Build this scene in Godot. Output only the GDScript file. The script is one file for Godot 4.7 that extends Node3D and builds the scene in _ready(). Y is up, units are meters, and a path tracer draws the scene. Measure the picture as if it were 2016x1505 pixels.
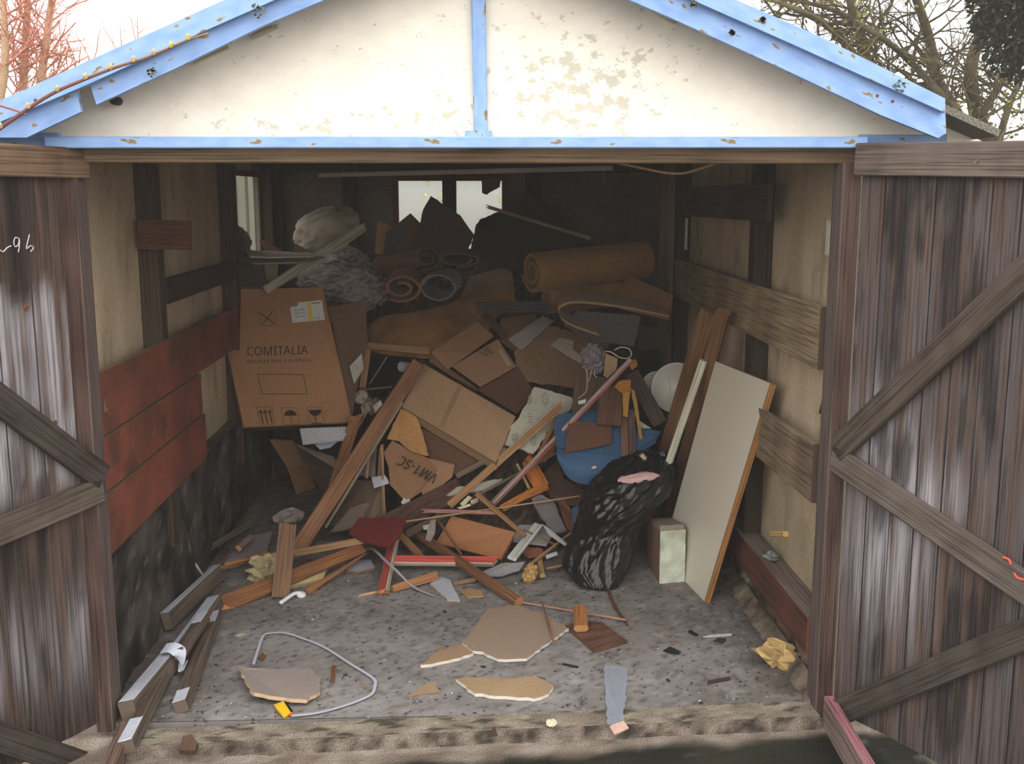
extends Node3D

# ---------------------------------------------------------------- viewpoint (also used to lay things out from the survey of the photograph)
const FOCAL := 2103.19
var eye := Vector3(0.0, 1.7421, 3.4006)
var look := Basis.from_euler(Vector3(-0.1736, -0.0421, 0.0))
var rng := RandomNumberGenerator.new()
var fn := FastNoiseLite.new()
var fn2 := FastNoiseLite.new()
var M := {}

func _ready():
	# camera
	var cam := Camera3D.new()
	cam.name = "Camera"
	cam.fov = rad_to_deg(2.0 * atan(752.5 / FOCAL))
	cam.transform = Transform3D(look, eye)
	cam.near = 0.05
	add_child(cam)
	cam.current = true
	# bright overcast sky, brighter overhead
	var env := Environment.new()
	env.background_mode = Environment.BG_SKY
	var sky := Sky.new()
	var sm := ProceduralSkyMaterial.new()
	sm.sky_top_color = Color(1.0, 1.0, 1.0)
	sm.sky_horizon_color = Color(0.93, 0.92, 0.92)
	sm.sky_curve = 0.3
	sm.ground_bottom_color = Color(0.3, 0.28, 0.25)
	sm.ground_horizon_color = Color(0.5, 0.48, 0.45)
	sm.sky_energy_multiplier = 1.0
	sky.sky_material = sm
	env.sky = sky
	env.ambient_light_source = Environment.AMBIENT_SOURCE_SKY
	env.tonemap_mode = Environment.TONE_MAPPER_LINEAR
	env.tonemap_exposure = 3.15
	env.volumetric_fog_enabled = true
	env.volumetric_fog_density = 0.0052
	env.volumetric_fog_albedo = Color(1.0, 0.97, 0.93)
	env.sdfgi_enabled = true
	env.ssao_enabled = true
	env.ssil_enabled = true
	var we := WorldEnvironment.new()
	we.name = "WorldEnvironment"
	we.environment = env
	add_child(we)
	rng.seed = 20240611
	fn.seed = 4
	fn.frequency = 1.0
	fn.fractal_octaves = 4
	fn2.seed = 17
	fn2.frequency = 1.0
	fn2.fractal_octaves = 4
	materials()
	shell()
	door(-1.0)
	door(1.0)
	outside()
	mound()
	back_of_heap()
	big_box()
	mid_heap()
	right_heap()
	bag()
	low_heap()
	floor_litter()
	fittings()
	crumbs()

class MB:
	var v := PackedVector3Array()
	var u := PackedVector2Array()
	var c := PackedColorArray()
	# corners counter-clockwise as seen from outside
	func tri(a: Vector3, b: Vector3, d: Vector3, ca: Color, cb: Color, cd: Color, ua := Vector2.ZERO, ub := Vector2.ZERO, ud := Vector2.ZERO):
		v.append(a); v.append(d); v.append(b)
		c.append(ca); c.append(cd); c.append(cb)
		u.append(ua); u.append(ud); u.append(ub)
	func quad(a: Vector3, b: Vector3, d: Vector3, e: Vector3, ca: Color, cb: Color, cd: Color, ce: Color, ua := Vector2(0, 0), ub := Vector2(1, 0), ud := Vector2(1, 1), ue := Vector2(0, 1)):
		tri(a, b, d, ca, cb, cd, ua, ub, ud)
		tri(a, d, e, ca, cd, ce, ua, ud, ue)
	func box(mn: Vector3, mx: Vector3, col: Color):
		var p := [Vector3(mn.x, mn.y, mx.z), Vector3(mx.x, mn.y, mx.z), Vector3(mx.x, mx.y, mx.z), Vector3(mn.x, mx.y, mx.z), Vector3(mn.x, mn.y, mn.z), Vector3(mx.x, mn.y, mn.z), Vector3(mx.x, mx.y, mn.z), Vector3(mn.x, mx.y, mn.z)]
		for f in [[0, 1, 2, 3], [1, 5, 6, 2], [5, 4, 7, 6], [4, 0, 3, 7], [3, 2, 6, 7], [4, 5, 1, 0]]:
			var a: Vector3 = p[f[0]]
			var b: Vector3 = p[f[1]]
			var e: Vector3 = p[f[3]]
			var lu := a.distance_to(b)
			var lv := a.distance_to(e)
			quad(a, b, p[f[2]], e, col, col, col, col, Vector2(0, 0), Vector2(lu, 0), Vector2(lu, lv), Vector2(0, lv))
	func mesh(off: Vector3, smooth: bool) -> ArrayMesh:
		var n := PackedVector3Array()
		n.resize(v.size())
		var acc := {}
		for i in range(0, v.size(), 3):
			var k := (v[i + 2] - v[i]).cross(v[i + 1] - v[i])
			if smooth:
				for j in 3:
					var key := Vector3i((v[i + j] * 5000.0).round())
					acc[key] = acc.get(key, Vector3.ZERO) + k
			else:
				k = k.normalized()
				n[i] = k; n[i + 1] = k; n[i + 2] = k
		if smooth:
			for i in v.size():
				n[i] = (acc[Vector3i((v[i] * 5000.0).round())] as Vector3).normalized()
		var w := PackedVector3Array()
		w.resize(v.size())
		for i in v.size():
			w[i] = v[i] - off
		var a := []
		a.resize(Mesh.ARRAY_MAX)
		a[Mesh.ARRAY_VERTEX] = w
		a[Mesh.ARRAY_NORMAL] = n
		a[Mesh.ARRAY_TEX_UV] = u
		a[Mesh.ARRAY_COLOR] = c
		var m := ArrayMesh.new()
		m.add_surface_from_arrays(Mesh.PRIMITIVE_TRIANGLES, a)
		return m
	func base() -> Vector3:
		var bb := AABB(v[0], Vector3.ZERO)
		for p in v:
			bb = bb.expand(p)
		return bb.position + Vector3(bb.size.x * 0.5, 0, bb.size.z * 0.5)

# ---------------------------------------------------------------- survey helpers: where a sight line meets a real plane, the floor or the heap
func ray(px: float, py: float) -> Vector3:
	return look * Vector3((px - 1008.0) / FOCAL, -(py - 752.5) / FOCAL, -1.0)
func zp(px: float, py: float, z: float) -> Vector3:
	var d := ray(px, py)
	return eye + d * ((z - eye.z) / d.z)
func xp(px: float, py: float, x: float) -> Vector3:
	var d := ray(px, py)
	return eye + d * ((x - eye.x) / d.x)
func fp(px: float, py: float, y := 0.0) -> Vector3:
	var d := ray(px, py)
	return eye + d * ((y - eye.y) / d.y)
func pp(px: float, py: float, o: Vector3, n: Vector3) -> Vector3:
	var d := ray(px, py)
	return eye + d * ((o - eye).dot(n) / d.dot(n))
func curve(d: float, k: Array) -> float:
	if d <= k[0][0]:
		return 0.0
	for i in range(1, k.size()):
		if d < k[i][0]:
			return lerpf(k[i - 1][1], k[i][1], (d - k[i - 1][0]) / (k[i][0] - k[i - 1][0]))
	return k[-1][1]
const MID := [[1.1, 0.0], [1.45, 0.05], [1.8, 0.16], [2.15, 0.5], [2.5, 0.92], [2.9, 1.2], [3.5, 1.36]]
const LEFT := [[2.45, 0.0], [2.6, 0.4], [2.8, 0.9], [3.1, 1.25], [3.5, 1.32]]
func heap(x: float, z: float) -> float:
	var d := -z
	var s := smoothstep(0.42, 0.85, -x)
	var h := lerpf(curve(d, MID), curve(d, LEFT), s)
	return h * (1.0 - 0.8 * smoothstep(0.75, 1.12, x))
func mp(px: float, py: float, lift := 0.02) -> Vector3:
	var d := ray(px, py).normalized()
	var t := 4.0
	while t < 7.6:
		var p := eye + d * t
		if p.y < heap(p.x, p.z) or p.z < -3.5:
			break
		t += 0.012
	return eye + d * (t - lift)
func ml(l: Array, lift := 0.02) -> Array:
	return l.map(func(q): return mp(q[0], q[1], lift if q.size() < 3 else q[2]))
func zl(l: Array, z: float) -> Array:
	return l.map(func(q): return zp(q[0], q[1], z if q.size() < 3 else q[2]))
func fl(l: Array, y := 0.0) -> Array:
	return l.map(func(q): return fp(q[0], q[1], y if q.size() < 3 else q[2]))

# ---------------------------------------------------------------- naming and tagging
var taken := {}
func numbered(s: String) -> String:
	var k: int = taken.get(s, 0)
	taken[s] = k + 1
	return s if k == 0 else "%s_%03d" % [s, k]
func tag(o: Node3D, label: String, category: String, group := "", kind := ""):
	o.set_meta("label", label)
	o.set_meta("category", category)
	if group != "":
		o.set_meta("group", group)
	if kind != "":
		o.set_meta("kind", kind)
func root(called: String, at: Vector3, label: String, category: String, group := "", kind := "") -> Node3D:
	var o := Node3D.new()
	o.name = numbered(called)
	add_child(o, true)
	o.position = at
	tag(o, label, category, group, kind)
	return o
func wpos(n: Node3D) -> Vector3:
	var p := Vector3.ZERO
	var k: Node = n
	while k != self:
		p += (k as Node3D).position
		k = k.get_parent()
	return p
func part(called: String, b: MB, mat: Material, parent: Node3D, smooth := false) -> MeshInstance3D:
	var o := MeshInstance3D.new()
	o.name = called
	parent.add_child(o, true)
	var base := b.base()
	o.position = base - wpos(parent)
	o.mesh = b.mesh(base, smooth)
	o.material_override = mat
	return o
func single(called: String, b: MB, mat: Material, label: String, category: String, group := "", kind := "", smooth := false) -> MeshInstance3D:
	var o := MeshInstance3D.new()
	o.name = numbered(called)
	add_child(o, true)
	var base := b.base()
	o.position = base
	o.mesh = b.mesh(base, smooth)
	o.material_override = mat
	tag(o, label, category, group, kind)
	return o

# ---------------------------------------------------------------- colour
func C(r: int, g: int, b: int) -> Color:
	return Color8(r, g, b).srgb_to_linear()
func vary(c: Color, a := 0.12) -> Color:
	var k := 1.0 + rng.randf_range(-a, a)
	return Color(c.r * k, c.g * k, c.b * k)
func mix(a: Color, b: Color, t: float) -> Color:
	return a.lerp(b, clampf(t, 0.0, 1.0))
func spot(p: Vector3, s: float) -> float:
	return fn.get_noise_3d(p.x * s, p.y * s, p.z * s)

# ---------------------------------------------------------------- shapes
# a sawn length of timber: eight-sided section with eased edges, run from a to b; jag splinters the ends
func beam(m: MB, a: Vector3, b: Vector3, w: float, t: float, face: Vector3, col: Color, opt := {}):
	var lum := (col.r + col.g + col.b) / 3.0
	col = mix(col, gray(lum), 0.12)
	if col.r < 3.0 * col.g and col.r > 1.3 * col.b:
		col.g *= 1.07
	var ax := (b - a).normalized()
	var n := (face - ax * face.dot(ax)).normalized()
	var s := n.cross(ax).normalized()
	var roll: float = opt.get("roll", 0.0)
	n = n.rotated(ax, roll)
	s = s.rotated(ax, roll)
	var ch: float = minf(opt.get("ch", 0.003), minf(w, t) * 0.3)
	var w2: float = opt.get("w2", w)
	var seg: int = opt.get("seg", 6)
	var ja: float = opt.get("ja", 0.0)
	var jb: float = opt.get("jb", 0.0)
	var side: Color = opt.get("side", col)
	var endc: Color = opt.get("end", col)
	var c2: Color = opt.get("c2", col * 0.72)
	var bow: float = opt.get("bow", 0.0)
	var L := a.distance_to(b)
	var ns: float = opt.get("ns", 3.0)
	var rings := []
	for i in seg + 1:
		var k := float(i) / seg
		var ww := lerpf(w, w2, k) * 0.5
		var tt := t * 0.5
		var ctr := a.lerp(b, k) + n * bow * sin(k * PI)
		var sec := [Vector2(ww - ch, tt), Vector2(-ww + ch, tt), Vector2(-ww, tt - ch), Vector2(-ww, -tt + ch), Vector2(-ww + ch, -tt), Vector2(ww - ch, -tt), Vector2(ww, -tt + ch), Vector2(ww, tt - ch)]
		var ring := []
		for q in sec:
			var p: Vector3 = ctr + s * q.x + n * q.y
			if i == 0 and ja > 0.0:
				p += ax * rng.randf_range(-ja, ja)
			if i == seg and jb > 0.0:
				p += ax * rng.randf_range(-jb, jb)
			ring.append(p)
		rings.append(ring)
	var ph := rng.randf() * 10.0
	for i in seg:
		var v0 := 0.0
		for j in 8:
			var j2 := (j + 1) % 8
			var p0: Vector3 = rings[i][j]
			var p1: Vector3 = rings[i][j2]
			var p2: Vector3 = rings[i + 1][j2]
			var p3: Vector3 = rings[i + 1][j]
			var bc := col if (j == 0 or j == 4) else side
			var dk := c2 if (j == 0 or j == 4) else side * 0.8
			var q := []
			for p in [p0, p1, p2, p3]:
				q.append(mix(bc, dk, 0.5 + 0.9 * spot(p + Vector3(ph, ph, 0), ns)))
			var v1 := v0 + p0.distance_to(p1)
			var u0 := L * i / seg
			var u1 := L * (i + 1) / seg
			m.quad(p1, p0, p3, p2, q[1], q[0], q[3], q[2], Vector2(u0, v1 + ph), Vector2(u0, v0 + ph), Vector2(u1, v0 + ph), Vector2(u1, v1 + ph))
			v0 = v1
	for e in 2:
		var ring: Array = rings[0] if e == 0 else rings[seg]
		var mid := Vector3.ZERO
		for p in ring:
			mid += p / 8.0
		mid += ax * (0.5 * (jb if e == 1 else -ja)) * rng.randf_range(-1, 1)
		for j in 8:
			var p0: Vector3 = ring[j]
			var p1: Vector3 = ring[(j + 1) % 8]
			if e == 0:
				m.tri(mid, p0, p1, endc, endc, endc)
			else:
				m.tri(mid, p1, p0, endc, endc, endc)

# a flat piece of board, card or plaster with a given outline; jag roughens the outline like a break
func sheet(m: MB, pts: Array, t: float, col: Color, opt := {}):
	var cen := Vector3.ZERO
	for p in pts:
		cen += p / pts.size()
	var n := Vector3.ZERO
	for i in pts.size():
		n += (pts[i] - cen).cross(pts[(i + 1) % pts.size()] - cen)
	n = n.normalized()
	var facing: Vector3 = opt.get("face", eye - cen)
	var order := pts.duplicate()
	if n.dot(facing) < 0.0:
		n = -n
		order.reverse()
	var jag: float = opt.get("jag", 0.0)
	var edge: Color = opt.get("edge", col * 0.8)
	var back: Color = opt.get("back", col * 0.85)
	var c2: Color = opt.get("c2", col * 0.78)
	var out := []
	for i in order.size():
		var a: Vector3 = order[i]
		var b: Vector3 = order[(i + 1) % order.size()]
		out.append(a)
		var k := int(clampf(a.distance_to(b) / (0.022 if jag > 0.0 else 0.12), 1, 14))
		var side := n.cross(b - a).normalized()
		for j in range(1, k):
			var p := a.lerp(b, float(j) / k)
			if jag > 0.0:
				p += side * rng.randf_range(-jag, jag)
			out.append(p)
	var ex: Vector3 = (order[1] - order[0]).normalized()
	var ey := n.cross(ex).normalized()
	ex = ey.cross(n)
	var flat := PackedVector2Array()
	for p in out:
		flat.append(Vector2((p - cen).dot(ex), (p - cen).dot(ey)))
	var idx := Geometry2D.triangulate_polygon(flat)
	if idx.size() == 0:
		flat = PackedVector2Array()
		out = order
		for p in out:
			flat.append(Vector2((p - cen).dot(ex), (p - cen).dot(ey)))
		idx = Geometry2D.triangulate_polygon(flat)
	var ph := rng.randf() * 7.0
	var cols := []
	for p in out:
		cols.append(mix(col, c2, 0.5 + 0.9 * spot(p + Vector3(ph, 0, 0), 5.0)))
	var dn := -n * t
	for i in range(0, idx.size(), 3):
		var a := idx[i]
		var b := idx[i + 1]
		var d := idx[i + 2]
		if (flat[b] - flat[a]).cross(flat[d] - flat[a]) < 0.0:
			var s := b
			b = d
			d = s
		m.tri(out[a], out[b], out[d], cols[a], cols[b], cols[d], flat[a] + Vector2(ph, 0), flat[b] + Vector2(ph, 0), flat[d] + Vector2(ph, 0))
		m.tri(out[a] + dn, out[d] + dn, out[b] + dn, back, back, back, flat[a], flat[d], flat[b])
	for i in out.size():
		var j := (i + 1) % out.size()
		var l: float = (out[i] as Vector3).distance_to(out[j])
		m.quad(out[i] + dn, out[j] + dn, out[j], out[i], edge, edge, edge, edge, Vector2(0, 0), Vector2(l, 0), Vector2(l, t), Vector2(0, t))

# a round bar through points, radius may taper
func tube(m: MB, pts: Array, r0: float, r1: float, col: Color, sides := 6, c2 := Color(-1, 0, 0)):
	var k := pts.size()
	var rings := []
	var up := Vector3(0.31, 0.9, 0.3)
	for i in k:
		var d: Vector3 = (pts[mini(i + 1, k - 1)] - pts[maxi(i - 1, 0)]).normalized()
		var s := d.cross(up).normalized()
		var w := s.cross(d)
		var r := lerpf(r0, r1, float(i) / maxf(k - 1, 1))
		var ring := []
		for j in sides:
			var a := TAU * j / sides
			ring.append(pts[i] + (s * cos(a) + w * sin(a)) * r)
		rings.append(ring)
	var ec := col if c2.r < 0.0 else c2
	for i in k - 1:
		var ca := col.lerp(ec, float(i) / (k - 1))
		var cb := col.lerp(ec, float(i + 1) / (k - 1))
		for j in sides:
			var j2 := (j + 1) % sides
			m.quad(rings[i][j2], rings[i][j], rings[i + 1][j], rings[i + 1][j2], ca, ca, cb, cb)
	for j in range(1, sides - 1):
		m.tri(rings[0][0], rings[0][j], rings[0][j + 1], col, col, col)
		m.tri(rings[k - 1][0], rings[k - 1][j + 1], rings[k - 1][j], ec, ec, ec)

func smooth_path(p: Array, per := 5) -> Array:
	var o := []
	for i in p.size() - 1:
		var a: Vector3 = p[maxi(i - 1, 0)]
		var b: Vector3 = p[i]
		var d: Vector3 = p[i + 1]
		var e: Vector3 = p[mini(i + 2, p.size() - 1)]
		for j in per:
			o.append(b.cubic_interpolate(d, a, e, float(j) / per))
	o.append(p[-1])
	return o

# a flat strap through points
func ribbon(m: MB, p: Array, w: float, t: float, up: Vector3, col: Color):
	var k := p.size()
	for i in k - 1:
		var q := []
		for e in [i, i + 1]:
			var d: Vector3 = (p[mini(e + 1, k - 1)] - p[maxi(e - 1, 0)]).normalized()
			var s := d.cross(up).normalized() * w * 0.5
			var n := s.cross(d).normalized() * t
			q.append([p[e] - s, p[e] + s, p[e] + s + n, p[e] - s + n])
		for j in 4:
			m.quad(q[0][j], q[0][(j + 1) % 4], q[1][(j + 1) % 4], q[1][j], col, col, col, col)
		if i == 0:
			m.quad(q[0][3], q[0][2], q[0][1], q[0][0], col, col, col, col)
		if i == k - 2:
			m.quad(q[1][0], q[1][1], q[1][2], q[1][3], col, col, col, col)

# a crumpled lump: ridged folds on an ellipsoid, flattened under
# crumpled paper or broken foam: a coarse faceted lump with random dents
func crag(m: MB, ctr: Vector3, size: Vector3, turn: Basis, col: Color, c2: Color, dent := 0.35, nu := 13, nv := 8):
	var pts := []
	for i in nv + 1:
		var th := PI * i / nv
		var row := []
		for j in nu:
			var ph := TAU * (j + rng.randf_range(-0.35, 0.35)) / nu
			var t := clampf(th + rng.randf_range(-0.3, 0.3) * PI / nv, 0.0, PI) if i > 0 and i < nv else th
			var r := 1.0 - dent * rng.randf()
			if j > 0 and (i == 0 or i == nv):
				row.append(row[0])
				continue
			row.append(ctr + turn * (Vector3(sin(t) * cos(ph), cos(t), sin(t) * sin(ph)) * r * size * 0.5))
		pts.append(row)
	for i in nv:
		for j in nu:
			var j2 := (j + 1) % nu
			var k := col.lerp(c2, rng.randf() * 0.6)
			if rng.randf() < 0.5:
				m.tri(pts[i][j], pts[i][j2], pts[i + 1][j2], k, k, k)
				m.tri(pts[i][j], pts[i + 1][j2], pts[i + 1][j], k, k, k)
			else:
				m.tri(pts[i][j], pts[i][j2], pts[i + 1][j], k, k, k)
				m.tri(pts[i][j2], pts[i + 1][j2], pts[i + 1][j], k, k, k)

func lump(m: MB, ctr: Vector3, size: Vector3, turn: Basis, col: Color, c2: Color, fold := 0.3, freq := 2.2, seed_ := 1, nu := 30, nv := 18):
	var g := FastNoiseLite.new()
	g.seed = seed_
	g.noise_type = FastNoiseLite.TYPE_SIMPLEX_SMOOTH
	g.fractal_type = FastNoiseLite.FRACTAL_RIDGED
	g.fractal_octaves = 3
	g.frequency = freq
	var pts := []
	var cl := []
	for i in nv + 1:
		var th := PI * i / nv
		var row := []
		var rc := []
		for j in nu + 1:
			var ph := TAU * (j % nu) / nu
			var d := Vector3(sin(th) * cos(ph), cos(th), sin(th) * sin(ph))
			var k := g.get_noise_3d(d.x + 0.25 * sin(5.0 * d.y), d.y * 1.9, d.z)
			var r := 1.0 + fold * (k - 0.2)
			row.append(ctr + turn * (d * r * size * 0.5))
			rc.append(mix(col, c2, 0.5 - 0.8 * k))
		pts.append(row)
		cl.append(rc)
	for i in nv:
		for j in nu:
			m.quad(pts[i][j], pts[i][j + 1], pts[i + 1][j + 1], pts[i + 1][j], cl[i][j], cl[i][j + 1], cl[i + 1][j + 1], cl[i + 1][j])

# carpet rolled into a spiral and run from a to b; e1, e2 span the end
func roll(m: MB, a: Vector3, b: Vector3, r0: float, turns: float, t: float, squash: float, outc: Color, inc: Color, start := 0.0, hollow := 0.25):
	var ax := (b - a).normalized()
	var e2 := (Vector3.UP - ax * ax.y).normalized()
	var e1 := e2.cross(ax).normalized()
	var N := int(turns * 22)
	var line := []
	for i in N + 1:
		var k := float(i) / N
		var r := lerpf(r0 * hollow, r0, k)
		var an := start + TAU * turns * k
		var wob := 1.0 + 0.07 * sin(an * 2.0 + 1.0)
		line.append([e1 * cos(an) * r * wob + e2 * sin(an) * r * squash, e1 * cos(an) * (r + t) * wob + e2 * sin(an) * (r + t) * squash])
	var seg := 8
	for i in N:
		for s in seg:
			var k0 := float(s) / seg
			var k1 := float(s + 1) / seg
			var pa := a.lerp(b, k0)
			var pb := a.lerp(b, k1)
			var w0 := 1.0 + 0.06 * spot(pa * 1.0, 4.0)
			var w1 := 1.0 + 0.06 * spot(pb * 1.0, 4.0)
			var o0: Vector3 = line[i][1]
			var o1: Vector3 = line[i + 1][1]
			var i0: Vector3 = line[i][0]
			var i1: Vector3 = line[i + 1][0]
			var ca := mix(outc, outc * 0.7, 0.5 + spot(pa + o0, 5.0))
			var cb := mix(outc, outc * 0.7, 0.5 + spot(pb + o0, 5.0))
			m.quad(pa + o0 * w0, pa + o1 * w0, pb + o1 * w1, pb + o0 * w1, ca, ca, cb, cb, Vector2(i, s), Vector2(i + 1, s), Vector2(i + 1, s + 1), Vector2(i, s + 1))
			m.quad(pa + i1 * w0, pa + i0 * w0, pb + i0 * w1, pb + i1 * w1, inc, inc, inc, inc)
		for e in 2:
			var p := a if e == 0 else b
			var w := 1.0 + 0.06 * spot(p, 4.0)
			var q0: Vector3 = p + line[i][0] * w
			var q1: Vector3 = p + line[i + 1][0] * w
			var q2: Vector3 = p + line[i + 1][1] * w
			var q3: Vector3 = p + line[i][1] * w
			var ec := outc * 0.85
			if e == 0:
				m.quad(q0, q1, q2, q3, ec, ec, ec, ec)
			else:
				m.quad(q3, q2, q1, q0, ec, ec, ec, ec)
	for e in 2:
		var li: Array = line[0] if e == 0 else line[N]
		m.quad(a + li[0], b + li[0], b + li[1], a + li[1], outc, outc, outc, outc)

# a surface over a rectangle of points with relief and colour from callables of (u, v) in metres
func patch(m: MB, o: Vector3, du: Vector3, dv: Vector3, nu: int, nv: int, colf: Callable, relief := 0.0, rs := 8.0):
	var n := du.cross(dv).normalized()
	var pts := []
	var cl := []
	for i in nv + 1:
		var row := []
		var rc := []
		for j in nu + 1:
			var p := o + du * (float(j) / nu) + dv * (float(i) / nv)
			rc.append(colf.call(p))
			if relief > 0.0:
				p += n * relief * fn2.get_noise_3d(p.x * rs, p.y * rs, p.z * rs)
			row.append(p)
		pts.append(row)
		cl.append(rc)
	var lu := du.length() / nu
	var lv := dv.length() / nv
	for i in nv:
		for j in nu:
			m.quad(pts[i][j], pts[i][j + 1], pts[i + 1][j + 1], pts[i + 1][j], cl[i][j], cl[i][j + 1], cl[i + 1][j + 1], cl[i + 1][j], Vector2(j * lu, i * lv), Vector2((j + 1) * lu, i * lv), Vector2((j + 1) * lu, (i + 1) * lv), Vector2(j * lu, (i + 1) * lv))

# ---------------------------------------------------------------- materials
func noise_tex(seed_: int, freq: float, ramp: Array, size := 512, oct := 5, normal := false, kind := FastNoiseLite.TYPE_SIMPLEX_SMOOTH) -> NoiseTexture2D:
	var g := FastNoiseLite.new()
	g.seed = seed_
	g.noise_type = kind
	g.frequency = freq
	g.fractal_octaves = oct
	var t := NoiseTexture2D.new()
	t.width = size
	t.height = size
	t.seamless = true
	t.noise = g
	if normal:
		t.as_normal_map = true
		t.bump_strength = 6.0
	else:
		var gr := Gradient.new()
		gr.offsets = PackedFloat32Array(ramp.map(func(q): return q[0]))
		gr.colors = PackedColorArray(ramp.map(func(q): return q[1]))
		t.color_ramp = gr
	return t
func gray(v: float) -> Color:
	return Color(v, v, v)
func mat(rough: float, tex: Texture2D = null, scale := Vector3.ONE, nrm: Texture2D = null, tri := false, spec := 0.3) -> StandardMaterial3D:
	var m := StandardMaterial3D.new()
	m.vertex_color_use_as_albedo = true
	m.roughness = rough
	m.metallic_specular = spec
	if tex:
		m.albedo_texture = tex
		m.uv1_scale = scale
	if nrm:
		m.normal_enabled = true
		m.normal_texture = nrm
		m.normal_scale = 0.6
	if tri:
		m.uv1_triplanar = true
		m.uv1_world_triplanar = true
	return m
func materials():
	var grain := noise_tex(3, 0.02, [[0.2, gray(0.74)], [0.42, gray(0.88)], [0.55, gray(0.96)], [0.8, gray(1.0)]])
	var grain_n := noise_tex(3, 0.02, [], 512, 5, true)
	var old := noise_tex(9, 0.018, [[0.22, gray(0.66)], [0.36, gray(0.87)], [0.5, gray(0.93)], [0.8, gray(1.0)]])
	var fine := noise_tex(5, 0.05, [[0.2, gray(0.93)], [0.5, gray(0.98)], [0.8, gray(1.0)]])
	var fine_n := noise_tex(6, 0.05, [], 512, 5, true)
	var conc := noise_tex(12, 0.05, [[0.2, gray(0.5)], [0.3, gray(0.78)], [0.42, gray(0.93)], [0.62, gray(0.98)], [0.72, gray(1.0)]], 1024, 6)
	var slab := noise_tex(13, 0.03, [[0.14, gray(0.5)], [0.2, gray(0.86)], [0.32, gray(0.96)], [0.6, gray(0.98)], [0.8, gray(1.0)]], 1024, 7)
	M.wood = mat(0.75, grain, Vector3(0.22, 13.0, 1), grain_n)
	M.old = mat(0.85, old, Vector3(0.2, 10.0, 1), grain_n)
	M.card = mat(0.9, fine, Vector3(2.0, 2.0, 1))
	M.board = mat(0.55, fine, Vector3(1.5, 1.5, 1))
	M.plaster = mat(0.95, fine, Vector3(4, 4, 1), fine_n)
	M.conc = mat(0.92, conc, Vector3(1.3, 1.3, 1.3), noise_tex(14, 0.06, [], 512, 5, true), true)
	M.slab = mat(0.9, slab, Vector3(0.8, 0.8, 0.8), null, true)
	M.veneer = mat(0.6, grain, Vector3(0.5, 5.0, 1))
	M.panel = mat(0.9, fine, Vector3(1.2, 1.2, 1.2), null, true)
	M.rough = mat(0.97, conc, Vector3(3.0, 3.0, 3.0), fine_n, true)
	M.paint = mat(0.5, fine, Vector3(1, 3, 1))
	M.plain = mat(0.8)
	M.gloss = mat(0.35, null, Vector3.ONE, null, false, 0.5)
	M.bag = mat(0.3, null, Vector3.ONE, null, false, 0.5)
	M.carpet = mat(1.0, noise_tex(21, 0.09, [[0.25, gray(0.55)], [0.5, gray(0.88)], [0.8, gray(1.0)]]), Vector3(5, 5, 5), fine_n, true)
	M.carpet.rim_enabled = true
	M.carpet.rim = 0.2
	# blue gloss paint, flaking to grey-brown wood in places
	var bl := Color8(154, 187, 236)
	M.blue = mat(0.55, noise_tex(31, 0.014, [[0.0, Color8(138, 170, 220)], [0.3, Color8(147, 180, 231)], [0.5, bl], [0.76, Color8(160, 192, 238)], [0.82, Color8(156, 186, 230)], [0.83, Color8(160, 138, 100)], [1.0, Color8(120, 100, 76)]], 512, 6), Vector3(1.1, 3.0, 1))
	var gl := StandardMaterial3D.new()
	gl.albedo_color = Color(0.80, 0.84, 0.82, 0.22)
	gl.transparency = BaseMaterial3D.TRANSPARENCY_ALPHA
	gl.roughness = 0.1
	M.glass = gl
	var film := StandardMaterial3D.new()
	film.albedo_color = Color(0.78, 0.8, 0.86, 0.35)
	film.transparency = BaseMaterial3D.TRANSPARENCY_ALPHA
	film.roughness = 0.25
	film.cull_mode = BaseMaterial3D.CULL_DISABLED
	M.film = film
	# gable: cream paint peeling off grey-green cement sheet
	var W := 768
	var H := 256
	var im := Image.create(W, H, false, Image.FORMAT_RGB8)
	var g1 := FastNoiseLite.new()
	g1.seed = 77
	g1.frequency = 0.05
	g1.fractal_octaves = 6
	g1.fractal_gain = 0.68
	var cream := Color8(252, 243, 226)
	var bare := Color8(206, 200, 178)
	for y in H:
		for x in W:
			var fx := float(x) / W
			var fy := float(y) / H
			var k := g1.get_noise_2d(x, y * 0.8)
			var thr := 0.47 - 0.52 * exp(-pow((fx - 0.625) / 0.085, 2.0) - pow((fy - 0.72) / 0.28, 2.0)) - 0.3 * exp(-pow((fx - 0.36) / 0.13, 2.0) - pow((fy - 0.92) / 0.08, 2.0)) - 0.28 * exp(-pow((fx - 0.475) / 0.02, 2.0) - pow((fy - 0.85) / 0.2, 2.0)) - 0.2 * smoothstep(0.93, 1.0, fy) * smoothstep(0.3, 0.5, fx) * smoothstep(0.85, 0.7, fx)
			var e := smoothstep(thr, thr + 0.025, k)
			im.set_pixel(x, y, cream.lerp(bare, e * 0.85).darkened(0.05 * g1.get_noise_2d(y * 0.4 + 900, x * 0.4)))
	var gm := StandardMaterial3D.new()
	gm.albedo_texture = ImageTexture.create_from_image(im)
	gm.roughness = 0.85
	gm.vertex_color_use_as_albedo = true
	M.gable = gm

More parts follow.
